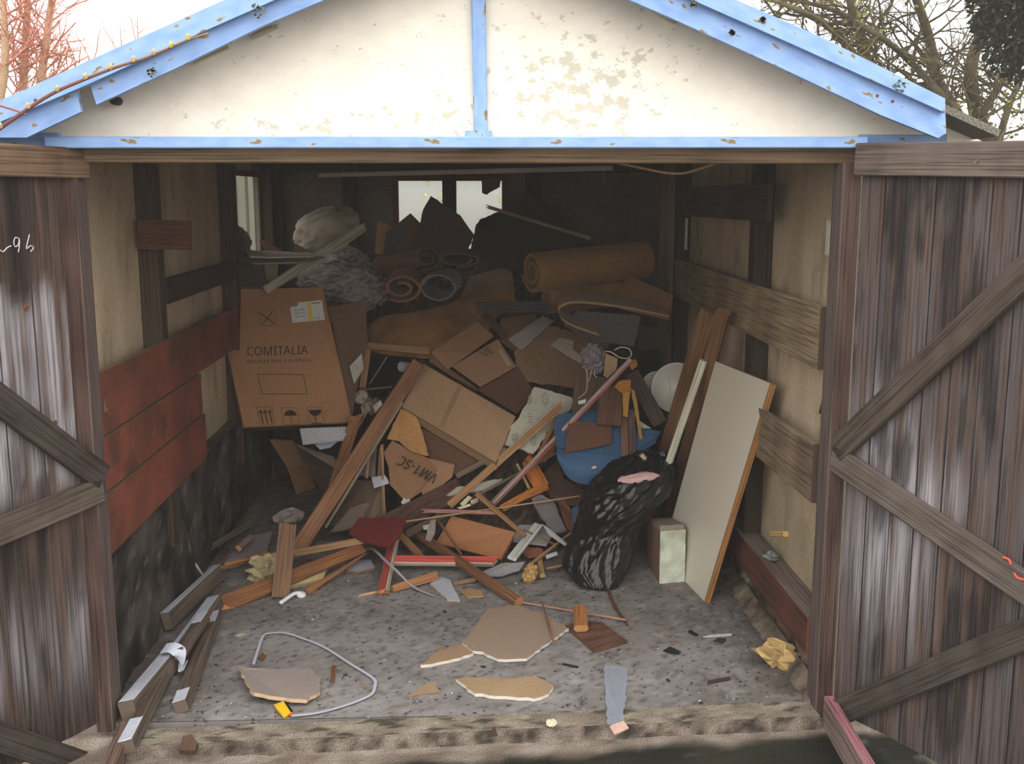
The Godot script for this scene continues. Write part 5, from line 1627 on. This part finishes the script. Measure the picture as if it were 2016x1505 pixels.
	single("packing_strap", m, M.gloss, "grey plastic packing strap arching over the red battens", "strap")
	flat("plaster_shard", "white triangular plasterboard shard on the floor below the strap", "plasterboard", fl([[846, 1150], [868, 1136], [886, 1142], [900, 1170], [906, 1182], [880, 1180]], 0.012), 0.011, C(216, 220, 228), {"mat": M.plaster, "jag": 0.003, "edge": C(176, 158, 140)})
	flat("tan_shard", "small tan card shard right of the white triangle", "cardboard", fl([[903, 1162], [926, 1158], [948, 1164], [952, 1174], [920, 1176]], 0.008), 0.006, C(190, 156, 116), {"jag": 0.002})
	stick("lath", "thin brown lath behind the tan card shard", "lath", fp(892, 1150, 0.01), fp(936, 1142, 0.02), 0.018, 0.01, C(168, 120, 86))
	# left front of the heap
	stick("batten", "brown square-sawn post standing tilted at the left of the heap", "batten", fp(552, 1178, 0.0), fp(566, 1036, 0.28), 0.075, 0.05, C(150, 106, 78), {"seg": 10, "jb": 0.01, "c2": C(112, 80, 60), "side": C(160, 142, 122), "end": C(206, 140, 90)})
	stick("broken_plank", "long broken orange-brown plank lying across the front left floor", "plank", fp(440, 1190, 0.02), fp(714, 1080, 0.1), 0.075, 0.025, C(166, 104, 62), {"seg": 14, "ja": 0.05, "w2": 0.05, "c2": C(124, 78, 52), "end": C(214, 142, 96), "face": Vector3(0.1, 0.7, 0.7)})
	stick("batten", "light brown batten lying above the broken orange plank", "batten", fp(580, 1090, 0.08), fp(716, 1064, 0.14), 0.034, 0.025, C(178, 130, 90), {})
	stick("wood_wedge", "long thin orange wedge lying in front of the broken plank", "offcut", fp(604, 1166, 0.01), fp(718, 1092, 0.06), 0.03, 0.018, C(186, 120, 70), {"w2": 0.01, "jb": 0.02})
	m = MB.new()
	crag(m, fp(522, 1122, 0.04), Vector3(0.22, 0.17, 0.13), Basis(Vector3.UP, 0.6), C(222, 202, 156), C(124, 110, 78), 0.6, 20, 13)
	single("yellow_foam", m, M.plaster, "crumbled pale yellow foam lump left of the tilted post", "foam")
	flat("yellow_foam", "pale yellow foam strip under the broken orange plank", "foam", [fp(568, 1154, 0.02), fp(600, 1140, 0.03), fp(636, 1112, 0.05), fp(646, 1118, 0.045), fp(636, 1140, 0.02), fp(612, 1146, 0.015)], 0.018, C(216, 192, 140), {"mat": M.plaster, "jag": 0.004})
	flat("white_shard", "pale grey board shard right of the thin orange wedge", "board", fl([[682, 1122], [696, 1104], [730, 1102], [738, 1118], [702, 1126]], 0.012), 0.01, C(190, 192, 202), {"edge": C(150, 110, 84)})
	o = root("door_lever", fp(575, 1178, 0.01), "white plastic lever handle on the floor by the tilted post", "handle")
	m = MB.new()
	tube(m, smooth_path([fp(552, 1188, 0.015), fp(566, 1178, 0.02), fp(580, 1169, 0.025), fp(592, 1168, 0.02)], 4), 0.009, 0.008, C(232, 236, 242), 10)
	part("lever", m, M.gloss, o, true)
	m = MB.new()
	lathe(m, fp(593, 1172, 0.01), Vector3(0.1, 1, 0.2).normalized(), [[0.0, -0.006], [0.02, -0.006], [0.022, 0.004], [0.014, 0.012], [0.0, 0.014]], C(232, 228, 224), 20)
	part("rose", m, M.gloss, o, true)
	m = MB.new()
	crag(m, fp(568, 1018, 0.05), Vector3(0.2, 0.1, 0.1), Basis(Vector3.BACK, 0.2), C(178, 162, 156), C(132, 116, 110), 0.45)
	single("crumpled_paper", m, M.card, "crumpled greyish paper behind the tilted post", "paper")
	# stacked grey slabs with orange edges
	for k in 3:
		var lf: float = 0.02 + 0.022 * k
		var sh := Vector2(0, 0) if k == 0 else Vector2(8 * k, -6 * k)
		flat("floor_board", ["lowest grey board of the small stack by the left plinth", "middle grey board of the small stack by the left plinth", "topmost grey board with broken orange edge by the left plinth"][k], "board", [[426, 1114], [462, 1066], [520, 1052], [508, 1090], [470, 1104]].map(func(q): return fp(q[0] + sh.x, q[1] + sh.y + 6, lf)), 0.016, C(164, 155, 155) if k != 1 else C(146, 134, 128), {"mat": M.old, "edge": [C(176, 156, 132), C(206, 138, 84), C(206, 138, 84)][k], "jag": 0.004}, "stacked grey boards")
	stick("plank_offcut", "small orange-ended offcut on the grey board stack", "offcut", fp(470, 1080, 0.1), fp(494, 1058, 0.1), 0.03, 0.02, C(150, 124, 108), {"end": C(216, 150, 90)})
	stick("batten", "thin grey batten behind the grey board stack by the plinth", "batten", fp(392, 1092, 0.06), fp(496, 1030, 0.05), 0.025, 0.03, C(110, 94, 82), {"side": C(176, 150, 120), "end": C(196, 150, 100), "jb": 0.02})
	stick("lath", "thin white stick beside the upper white painted batten", "lath", fp(380, 1104, 0.1), fp(400, 1134, 0.03), 0.01, 0.008, C(206, 206, 212))

	# painted battens along the left plinth
	var wht := C(218, 220, 232)
	var brn := C(118, 98, 86)
	var pb := func(label: String, a: Vector3, b: Vector3, w: float, t: float, ends: Array):
		var r := root("painted_batten", cen([a, b]), label, "batten", "white painted battens by the left plinth")
		var mm := MB.new()
		beam(mm, a, b, w, t, Vector3(-0.25, 1, 0.1), brn, {"seg": 10, "c2": C(92, 70, 60)})
		part("body", mm, M.old, r)
		var ax := (b - a).normalized()
		var n := (Vector3(-0.25, 1, 0.1) - ax * Vector3(-0.25, 1, 0.1).dot(ax)).normalized()
		for e in ends:
			mm = MB.new()
			beam(mm, a.lerp(b, e[0]) + n * (t * 0.5), a.lerp(b, e[1]) + n * (t * 0.5), w * 1.01, 0.002, n, wht, {"seg": 4, "ja": 0.006, "jb": 0.006})
			part("paint_patch", mm, M.board, r)
	pb.call("upper white-topped brown batten lying against the left plinth", fp(328, 1224, 0.05), fp(430, 1128, 0.05), 0.035, 0.075, [[0.0, 1.0]])
	pb.call("longest white-topped batten running to the left door", fp(252, 1402, 0.045), fp(344, 1290, 0.045), 0.055, 0.07, [[0.02, 0.98]])
	pb.call("white-topped batten in line beyond the longest one", fp(354, 1284, 0.04), fp(426, 1184, 0.04), 0.05, 0.06, [[0.0, 0.97]])
	pb.call("short brown batten with a white end resting on the long ones", fp(352, 1288, 0.09), fp(402, 1216, 0.09), 0.04, 0.04, [[0.72, 1.0]])
	pb.call("inner brown batten with white patches at both ends", fp(356, 1392, 0.025), fp(424, 1214, 0.025), 0.045, 0.045, [[0.0, 0.11], [0.86, 1.0]])
	pb.call("brown batten with a white tip at the sill by the left door", fp(250, 1470, 0.03), fp(322, 1330, 0.03), 0.045, 0.045, [[0.0, 0.28]])
	m = MB.new()
	ribbon(m, smooth_path([fp(322, 1278, 0.1), fp(338, 1276, 0.11), fp(352, 1284, 0.1), fp(356, 1300, 0.07), fp(358, 1314, 0.04), fp(366, 1310, 0.05)], 5), 0.05, 0.002, Vector3(-0.3, 1, 0.3), wht)
	single("paint_curl", m, M.board, "curled white strip bent over the painted battens", "strip")

func floor_litter():
	var m := MB.new()
	var bg := C(176, 150, 122)
	flat("plasterboard_piece", "grey-topped broken plasterboard piece at the front left of the floor", "plasterboard", [fp(468, 1310, 0.03), fp(497, 1316, 0.035), fp(545, 1318, 0.03), fp(612, 1316, 0.025), fp(632, 1334, 0.02), fp(630, 1362, 0.02), fp(604, 1378, 0.025), fp(560, 1374, 0.03), fp(500, 1364, 0.045), fp(487, 1346, 0.04)], 0.014, C(166, 152, 142), {"jag": 0.006, "edge": C(208, 178, 142), "mat": M.plaster})
	flat("plasterboard_piece", "large tan broken plasterboard piece in the middle of the floor", "plasterboard", fl([[909, 1265], [942, 1224], [961, 1198], [1018, 1192], [1070, 1210], [1120, 1238], [1085, 1261], [1037, 1297], [980, 1298], [951, 1284], [930, 1282]], 0.016), 0.012, C(172, 146, 118), {"jag": 0.006, "edge": C(216, 210, 198), "mat": M.plaster, "c2": C(160, 140, 122)})
	flat("plasterboard_piece", "narrow pointed plasterboard sliver left of the large tan piece", "plasterboard", fl([[828, 1310], [858, 1284], [908, 1268], [932, 1286], [905, 1296], [850, 1308]], 0.013), 0.012, C(178, 148, 116), {"jag": 0.004, "edge": C(222, 214, 198), "mat": M.plaster})
	flat("plasterboard_piece", "long tan plasterboard piece nearest to the sill", "plasterboard", fl([[897, 1337], [923, 1333], [1000, 1336], [1054, 1331], [1090, 1350], [1080, 1366], [1052, 1376], [1006, 1372], [935, 1366]], 0.016), 0.013, C(186, 156, 120), {"jag": 0.006, "edge": C(222, 214, 200), "mat": M.plaster})
	flat("paper_scrap", "tan paper scrap torn flat on the floor near the sill", "paper", fl([[800, 1372], [830, 1352], [852, 1343], [868, 1362], [840, 1366]], 0.004), 0.002, C(180, 150, 118), {"jag": 0.004})
	flat("brown_tile", "brown square board under the small wood block", "board", fl([[1113, 1232], [1150, 1222], [1186, 1226], [1235, 1262], [1170, 1282]], 0.012), 0.01, C(122, 88, 72), {"mat": M.veneer, "c2": C(104, 74, 62)})
	stick("wood_block", "rounded orange wood offcut standing on the brown square board", "offcut", fp(1144, 1238, 0.03), fp(1142, 1198, 0.055), 0.058, 0.03, C(186, 122, 70), {"ch": 0.01, "seg": 5, "c2": C(160, 100, 60), "end": C(206, 150, 96)})
	stick("lath", "long thin stick lying past the wood block towards the right", "lath", fp(1030, 1187, 0.012), fp(1232, 1221, 0.016), 0.007, 0.006, C(200, 142, 106), {"seg": 8})
	stick("lath", "thin brown stick lying across the large tan plasterboard piece", "lath", fp(1068, 1190, 0.03), fp(1091, 1266, 0.024), 0.008, 0.006, C(164, 108, 70))
	m = MB.new()
	tube(m, smooth_path([fp(1196, 1156, 0.008), fp(1206, 1184, 0.008), fp(1220, 1208, 0.008), fp(1236, 1231, 0.008)], 4), 0.007, 0.006, C(112, 74, 58), 7)
	single("rusty_rod", m, M.rough, "rusty brown rod on the floor below the black bag", "rod")
	# white strap loop and its yellow tag
	m = MB.new()
	ribbon(m, smooth_path([fp(499, 1309, 0.02), fp(508, 1280, 0.012), fp(519, 1252, 0.012), fp(536, 1247, 0.01), fp(562, 1247, 0.012), fp(600, 1259, 0.01), fp(640, 1276, 0.008), fp(690, 1308, 0.008), fp(734, 1336, 0.01), fp(738, 1352, 0.01), fp(728, 1370, 0.01), fp(679, 1390, 0.008), fp(622, 1405, 0.008), fp(574, 1410, 0.01)], 6), 0.011, 0.0015, Vector3.UP, C(196, 196, 206))
	single("packing_strap", m, M.gloss, "long white packing strap curving round the front left plasterboard piece", "strap")
	var o := root("yellow_packet", fp(558, 1396), "small crumpled yellow packet tucked under the front left plasterboard piece", "packet")
	flat_part("foil", [fp(539, 1388, 0.012), fp(558, 1381, 0.02), fp(566, 1388, 0.018), fp(576, 1404, 0.012), fp(558, 1412, 0.008), fp(548, 1400, 0.018)], 0.006, C(240, 196, 40), o, {"mat": M.gloss, "jag": 0.001})
	flat_part("black_band", [fp(558, 1380, 0.0225), fp(564, 1383, 0.0225), fp(577, 1401, 0.0145), fp(573, 1403, 0.0145)], 0.001, C(30, 28, 26), o)
	flat_part("red_corner", [fp(566, 1408, 0.0125), fp(576, 1403, 0.0135), fp(574, 1411, 0.0105)], 0.001, C(226, 96, 50), o)
	m = MB.new()
	var q0 := [fp(1190, 1310, 0.012), fp(1236, 1316, 0.01), fp(1232, 1380, 0.012), fp(1226, 1424, 0.012), fp(1196, 1428, 0.016), fp(1192, 1370, 0.012)]
	sheet(m, q0, 0.001, Color.WHITE, {"jag": 0.004})
	for i in m.v.size():
		m.v[i].y += 0.012 * maxf(0.0, fn2.get_noise_3d(m.v[i].x * 30.0, 0, m.v[i].z * 8.0))
	single("clear_bag", m, M.film, "clear crinkled plastic bag lying flat on the floor near the sill", "plastic bag")
	flat("pink_paper", "folded pinkish paper piece on the sill below the clear bag", "paper", [fp(1200, 1430, 0.035), fp(1228, 1420, 0.04), fp(1238, 1434, 0.03), fp(1210, 1447, 0.025)], 0.004, C(214, 176, 160), {"jag": 0.002})
	m = MB.new()
	crag(m, fp(1086, 1424, 0.022), Vector3(0.045, 0.03, 0.035), Basis.IDENTITY, C(226, 212, 182), C(200, 182, 150), 0.3)
	single("foam_crumb", m, M.plaster, "cream foam crumb on the sill at the middle", "foam")
	flat("dark_chip", "dark triangular bark chip standing on the sill left of the foam crumb", "chip", [fp(957, 1452, 0.015), fp(974, 1429, 0.045), fp(980, 1450, 0.018)], 0.006, C(72, 56, 48), {})
	flat("clod", "brown clod of earth on the sill towards the left", "clod", [fp(352, 1478, 0.012), fp(360, 1450, 0.03), fp(378, 1446, 0.035), fp(388, 1462, 0.025), fp(384, 1478, 0.012)], 0.02, C(104, 80, 66), {"jag": 0.004, "mat": M.rough})
	flat("white_sliver", "white plastic sliver on the floor at the right", "scrap", fl([[1384, 1254], [1400, 1250], [1442, 1247], [1440, 1251], [1404, 1254]], 0.008), 0.004, C(220, 218, 218), {})
	flat("white_chip", "pale wood chip on the floor left of the strap loop", "chip", fl([[462, 1252], [474, 1247], [484, 1247], [474, 1253]], 0.006), 0.003, C(220, 206, 170), {"jag": 0.002})
	stick("lath", "short upright-lying red-brown stick inside the strap loop", "stick", fp(655, 1344, 0.006), fp(657, 1312, 0.006), 0.014, 0.006, C(140, 86, 56), {})
	flat("dead_leaf", "orange-brown dead leaf beside the strap loop's left arm", "leaf", fl([[508, 1296], [516, 1284], [524, 1292], [516, 1302]], 0.006), 0.002, C(130, 82, 50), {"jag": 0.002})
	flat("dead_leaf", "dark dead leaf lying in the middle right of the floor", "leaf", fl([[1305, 1281], [1318, 1273], [1330, 1278], [1338, 1288], [1318, 1286]], 0.006), 0.003, C(44, 42, 40), {"jag": 0.003})
	flat("dead_leaf", "dark brown dead leaf under the white sliver", "leaf", fl([[1404, 1262], [1414, 1256], [1430, 1258], [1424, 1266]], 0.005), 0.003, C(84, 60, 48), {"jag": 0.003})
	flat("dead_leaf", "curled black leaf at the left end of the white sliver", "leaf", fl([[1354, 1244], [1360, 1240], [1376, 1250], [1370, 1252]], 0.006), 0.003, C(44, 40, 38), {"jag": 0.002})
	stick("twig", "dark charred twig on the floor above the long tan plasterboard", "twig", fp(1108, 1308, 0.006), fp(1138, 1314, 0.006), 0.008, 0.006, C(46, 42, 40), {"ja": 0.008, "jb": 0.008})
	stick("twig", "dark bark strip on the floor at the right of the clear bag", "twig", fp(1396, 1344, 0.006), fp(1436, 1337, 0.006), 0.016, 0.006, C(72, 58, 52), {"ja": 0.01, "jb": 0.01})
	m = MB.new()
	crag(m, fp(1536, 1292, 0.04), Vector3(0.25, 0.13, 0.12), Basis(Vector3.BACK, -0.4), C(214, 182, 124), C(150, 118, 74), 0.6, 15, 9)
	single("crumpled_paper", m, M.card, "crumpled yellow printed paper in the right corner by the post", "paper")
	o = get_node("crumpled_paper_001") as Node3D
	# right ledge bits
	stick("wood_chip", "small bright wood block on the red-brown ledge of the right wall", "offcut", xp(1521, 1052, XR - 0.11), xp(1547, 1052, XR - 0.11), 0.02, 0.02, C(216, 164, 90), {})
	m = MB.new()
	crag(m, Vector3(XR - 0.06, 0.325, -0.62), Vector3(0.07, 0.04, 0.09), Basis.IDENTITY, C(142, 150, 146), C(96, 100, 96), 0.6)
	single("lichen_tuft", m, M.plaster, "grey-green lichen tuft on the ledge by the right post", "lichen")

func fittings():
	# edging boards on the ground at both door feet
	stick("edging_board", "pinkish edging board on the ground at the right post's foot", "board", Vector3(1.215, 0.005, 0.07), Vector3(1.18, 0.0, 0.75), 0.13, 0.035, C(150, 122, 116), {"face": Vector3.LEFT, "side": C(168, 112, 118), "mat": M.old})
	stick("edging_board", "brown edging board on the ground at the left post's foot", "board", Vector3(-1.13, -0.025, 0.09), Vector3(-1.05, -0.03, 0.75), 0.13, 0.04, C(126, 94, 82), {"face": Vector3.RIGHT, "mat": M.old})
	# socket and slack cable at the right
	var o := root("double_socket", xp(1650, 470, XR - 0.03), "old white double socket box on the right wall by the post", "socket")
	var c := xp(1653, 470, XR - 0.02)
	var m := MB.new()
	m.box(c + Vector3(-0.022, -0.058, -0.075), c + Vector3(0.02, 0.058, 0.075), C(206, 196, 176))
	part("back_box", m, M.gloss, o)
	for y in [-0.027, 0.027]:
		m = MB.new()
		m.box(c + Vector3(-0.03, y - 0.02, -0.02), c + Vector3(-0.022, y + 0.02, 0.06), C(222, 212, 194))
		part("face", m, M.gloss, o)
	for y in [-0.05, 0.0, 0.05]:
		m = MB.new()
		m.box(c + Vector3(-0.026, y - 0.004, 0.0), c + Vector3(-0.0215, y + 0.004, 0.06), C(60, 50, 44))
		part("clip", m, M.plain, o)
	m = MB.new()
	tube(m, smooth_path([zp(1165, 308, -0.06), zp(1240, 326, -0.3), zp(1330, 342, -0.4), zp(1385, 330, -0.3), zp(1425, 316, -0.2), zp(1470, 318, -0.12), zp(1530, 302, -0.08), zp(1600, 294, -0.07)], 6), 0.0045, 0.0045, C(196, 164, 124), 7)
	single("slack_cable", m, M.plain, "thin tan cable sagging below the head beam at right", "cable")
	m = MB.new()
	tube(m, smooth_path([xp(1650, 300, XR - 0.03), xp(1660, 330, XR - 0.02), xp(1657, 390, XR - 0.03), xp(1659, 440, XR - 0.03)], 5), 0.006, 0.006, C(182, 150, 116), 7)
	single("socket_cable", m, M.plain, "tan cable running down the right post to the socket box", "cable")
	# long light batten under the roof
	o = root("strip_light", zp(915, 340, -2.2), "long thin grey tube light hanging below the roof at the back", "strip light")
	m = MB.new()
	beam(m, zp(628, 345, -2.18), zp(1206, 331, -2.18), 0.022, 0.03, Vector3.BACK, C(190, 184, 172), {"seg": 8, "w2": 0.026})
	part("batten", m, M.gloss, o)
	for x in [700, 1140]:
		m = MB.new()
		var p := zp(x, 343 - (x - 628) * 0.0242, -2.18)
		tube(m, [p, Vector3(p.x, 1.93, p.z)], 0.002, 0.002, C(120, 112, 102), 5)
		part("hanger", m, M.plain, o)
	m = MB.new()
	tube(m, [zp(1190, 336, -2.18), zp(1189, 366, -2.18)], 0.0015, 0.0015, C(190, 184, 170), 5)
	part("pull_cord", m, M.plain, o)
	m = MB.new()
	beam(m, xp(1352, 430, XR - 0.08), xp(1350, 492, XR - 0.08), 0.014, 0.014, Vector3.LEFT, C(206, 200, 186))
	single("white_pipe", m, M.gloss, "thin white vertical pipe in the dark at the right wall's far stud", "pipe")
	m = MB.new()
	tube(m, smooth_path([xp(1626, 748, XR - 0.02), xp(1622, 780, XR - 0.02), xp(1614, 814, XR - 0.02)], 4), 0.006, 0.004, C(60, 50, 46), 6)
	single("hanging_strip", m, M.plain, "short dark rubber strip hanging on the right wall below the board", "strip")

func branchy(m: MB, a: Vector3, d: Vector3, len_: float, r: float, depth: int, col: Color, droop: float, spread := 0.55):
	var pts := [a]
	var p := a
	var dir := d
	var n := 5
	for i in n:
		dir = (dir + Vector3(rng.randf_range(-1, 1), rng.randf_range(-1, 1) + droop, rng.randf_range(-1, 1)) * 0.22).normalized()
		p += dir * len_ / n
		pts.append(p)
	tube(m, pts, r, r * 0.6, col, 5 if r > 0.008 else 4)
	if depth <= 0:
		return
	for k in rng.randi_range(2, 4):
		var t := rng.randi_range(1, n)
		var nd := (dir + Vector3(rng.randf_range(-1, 1), rng.randf_range(-0.8, 1), rng.randf_range(-1, 1)) * spread * 2.0).normalized()
		branchy(m, pts[t], nd, len_ * rng.randf_range(0.45, 0.8), r * 0.52, depth - 1, col, droop, spread)

func outside():
	# bare tree behind the right-hand side
	var zt := -5.0
	var o := root("bare_tree", Vector3(3.7, -0.1, zt), "bare dark tree with tangled branches above the right roof edge", "tree")
	var bark := C(70, 62, 46)
	var limbs := [[[1762, 330], [1745, 270], [1712, 150], [1690, 60], [1668, -30]], [[1960, 360], [1895, 250], [1845, 160], [1828, 70], [1790, -40]], [[1975, 340], [1925, 230], [1912, 130], [1945, 40], [1990, -40]], [[1900, 255], [1850, 185], [1790, 120], [1730, 70], [1640, 20], [1560, 0]], [[1960, 300], [1990, 200], [2030, 120]], [[1845, 170], [1780, 165], [1725, 130]], [[1712, 150], [1640, 60], [1560, 15], [1490, -10]], [[1930, 230], [1980, 150], [2040, 60]]]
	var tips := []
	for i in limbs.size():
		var m := MB.new()
		var pts := smooth_path(limbs[i].map(func(q): return zp(q[0], q[1], zt + 0.25 * sin(q[0] * 0.05 + i))), 5)
		if i < 3:
			pts.push_front(Vector3(pts[0].x + 0.1, -0.1, zt))
		tube(m, pts, 0.075 if i < 3 else 0.035, 0.028 if i < 3 else 0.014, bark, 8, C(120, 108, 80))
		part("trunk" if i < 3 else "limb", m, M.rough, o, true)
		for k in range(5 if i < 3 else 2, pts.size(), 1):
			tips.append(pts[k])
	var m := MB.new()
	for t in tips:
		for k in (1 if rng.randf() < 0.75 else 2):
			var d := Vector3(rng.randf_range(-1, 1), rng.randf_range(-0.5, 1), rng.randf_range(-0.7, 0.7)).normalized()
			branchy(m, t, d, rng.randf_range(0.25, 0.55), 0.011, 2, C(84, 74, 50), 0.1)
	part("twigs", m, M.plain, o).set_meta("kind", "stuff")
	# mossy ivy clumps on the limbs
	m = MB.new()
	for t in tips:
		if rng.randf() < 0.45:
			for k in 26:
				var c: Vector3 = t + Vector3(rng.randfn(), rng.randfn(), rng.randfn()) * 0.07
				var e := Vector3(rng.randfn(), rng.randfn(), rng.randfn()).normalized() * 0.035
				var f := Vector3(rng.randfn(), rng.randfn(), rng.randfn()).normalized() * 0.02
				var col := vary(C(128, 122, 62), 0.3)
				m.quad(c, c + e * 0.5 + f, c + e, c + e * 0.5 - f, col, col, col, col)
	part("ivy", m, M.plain, o).set_meta("kind", "stuff")
	# dense dark evergreen at the far top right
	o = root("evergreen", Vector3(3.25, -0.1, -2.6), "dense dark evergreen crown in the top right corner", "tree")
	m = MB.new()
	tube(m, [Vector3(3.35, -0.1, -2.6), Vector3(3.33, 2.2, -2.6), Vector3(3.2, 2.9, -2.6)], 0.07, 0.04, C(70, 60, 48), 8)
	part("trunk", m, M.rough, o, true)
	m = MB.new()
	var cc := zp(2000, 40, -2.6)
	for k in 9000:
		var v := Vector3(rng.randfn(), rng.randfn(), rng.randfn()).normalized() * pow(rng.randf(), 0.4)
		var c := cc + Vector3(0.09, 0.18, 0) + v * Vector3(0.33, 0.5, 0.3)
		var e := (v + Vector3(rng.randfn(), rng.randfn(), rng.randfn()) * 0.5).normalized() * 0.05
		var f := e.cross(Vector3(rng.randfn(), rng.randfn(), rng.randfn())).normalized() * 0.01
		var col := vary(C(44, 50, 36), 0.35)
		m.quad(c, c + e * 0.5 + f, c + e, c + e * 0.5 - f, col, col, col, col)
	part("foliage", m, M.plain, o).set_meta("kind", "stuff")
	# bare shrub on the left
	zt = -3.2
	o = root("bare_shrub", Vector3(-2.9, -0.1, zt), "bare reddish twiggy shrub above the left roof edge", "shrub")
	limbs = [[[30, 330], [44, 190], [50, 90], [56, -30]], [[60, 330], [78, 180], [90, 90], [108, -40]], [[-40, 330], [0, 190], [10, 100], [4, -30]]]
	tips = []
	for i in limbs.size():
		m = MB.new()
		var pts := smooth_path(limbs[i].map(func(q): return zp(q[0], q[1], zt + 0.1 * i)), 6)
		pts.push_front(Vector3(pts[0].x, -0.1, zt))
		tube(m, pts, 0.03, 0.018, C(206, 172, 140), 8)
		part("stem", m, M.rough, o, true)
		tips.append_array(pts.slice(4))
	m = MB.new()
	for t in tips:
		for k in 2:
			var d := Vector3(rng.randf_range(-1, 1), rng.randf_range(0.1, 1), rng.randf_range(-0.6, 0.6)).normalized()
			branchy(m, t, d, rng.randf_range(0.2, 0.42), 0.006, 2, C(190, 130, 108), 0.25)
	for q in [[150, 110], [180, 95], [235, 80], [270, 60], [140, 130]]:
		for k in 2:
			branchy(m, zp(q[0], q[1] + 30, zt), Vector3(rng.randf_range(-0.4, 0.6), 1, 0).normalized(), 0.18, 0.004, 1, C(190, 130, 108), 0.3)
	part("twigs", m, M.plain, o).set_meta("kind", "stuff")
	# bramble shoot lying over the left bargeboard
	m = MB.new()
	var path := smooth_path([[-30, 275], [30, 232], [100, 186], [170, 155], [230, 132], [285, 115], [330, 96], [372, 78], [410, 66]].map(func(q): return zp(q[0], q[1], 0.235)), 5)
	tube(m, path, 0.006, 0.003, C(112, 68, 68), 7, C(150, 118, 84))
	o = root("bramble_shoot", cen(path), "purple-brown bramble shoot arching over the left blue bargeboard", "shoot")
	part("stem", m, M.plain, o, true)
	m = MB.new()
	for k in 9:
		lump(m, (path[4 * k + 3] as Vector3) + Vector3(0, 0.006, 0.006), Vector3(0.014, 0.018, 0.012), Basis.IDENTITY, C(196, 176, 132) if k < 7 else C(206, 206, 96), C(150, 120, 96), 0.3, 1.0, k, 8, 6)
	part("bud", m, M.plain, o).set_meta("kind", "stuff")
	m = MB.new()
	tube(m, smooth_path([[-10, 205], [24, 215], [52, 225]].map(func(q): return zp(q[0], q[1], 0.235)), 4), 0.004, 0.003, C(160, 110, 116), 6)
	part("side_shoot", m, M.plain, o, true)
	# pale plank screen outside the side window
	o = root("plank_screen", Vector3(-2.2, -0.1, -4.9), "pale weathered upright planks seen through the side window", "fence")
	for k in 16:
		m = MB.new()
		var x := -1.62 - k * 0.083
		beam(m, Vector3(x, -0.1, -4.9), Vector3(x, 2.3, -4.9), 0.068, 0.02, Vector3.BACK, vary(C(222, 214, 192), 0.05), {"c2": C(190, 186, 164), "side": C(110, 100, 84), "seg": 8})
		part("plank", m, M.board, o)
	for k in 16:
		m = MB.new()
		beam(m, Vector3(-1.662 - k * 0.083, -0.1, -4.885), Vector3(-1.662 - k * 0.083, 2.3, -4.885), 0.018, 0.014, Vector3.BACK, C(128, 118, 96))
		part("cover_strip", m, M.board, o)
	m = MB.new()
	beam(m, Vector3(-3.0, 1.0, -4.93), Vector3(-1.5, 1.0, -4.93), 0.1, 0.04, Vector3.BACK, C(120, 110, 94))
	part("rail", m, M.old, o)
	# pale garden wall and greenery behind the back panes
	m = MB.new()
	m.box(Vector3(-4, -0.1, -8.0), Vector3(4, 2.5, -7.85), C(206, 206, 198))
	single("garden_wall", m, M.plaster, "pale rendered garden wall seen through the back panes", "wall", "", "structure")
	var fo := root("garden_shrub", Vector3(0.3, -0.1, -7.4), "yellow-green shrub seen through the dirty back panes", "shrub")
	m = MB.new()
	for k in 900:
		var c := Vector3(rng.randf_range(-0.6, 0.7), rng.randf_range(0.0, 1.0), -7.4 + rng.randfn() * 0.1)
		c.y = c.y * 1.9
		if c.x > -0.2 and c.x < 0.3 or c.x < -0.42 and c.x > -0.6:
			continue
		var e := Vector3(rng.randfn(), rng.randfn(), rng.randfn()).normalized() * 0.05
		var f := Vector3(rng.randfn(), rng.randfn(), rng.randfn()).normalized() * 0.018
		var col := vary(C(186, 190, 96), 0.3)
		m.quad(c, c + e * 0.5 + f, c + e, c + e * 0.5 - f, col, col, col, col)
	part("foliage", m, M.plain, fo).set_meta("kind", "stuff")
	m = MB.new()
	tube(m, [Vector3(0.45, -0.1, -7.4), Vector3(0.45, 1.5, -7.4)], 0.02, 0.012, C(110, 90, 64), 6)
	part("stem", m, M.plain, fo)
	# fence far right, just above the door
	o = root("garden_fence", Vector3(4.2, -0.1, -3.4), "grey-green board fence glimpsed above the right door", "fence")
	for k in 9:
		m = MB.new()
		beam(m, Vector3(2.7 + k * 0.15, -0.1, -3.6), Vector3(2.7 + k * 0.15, 1.98 + 0.02 * (k % 2), -3.6), 0.14, 0.02, Vector3.BACK, vary(C(132, 124, 96), 0.1), {"seg": 4})
		part("board", m, M.old, o)
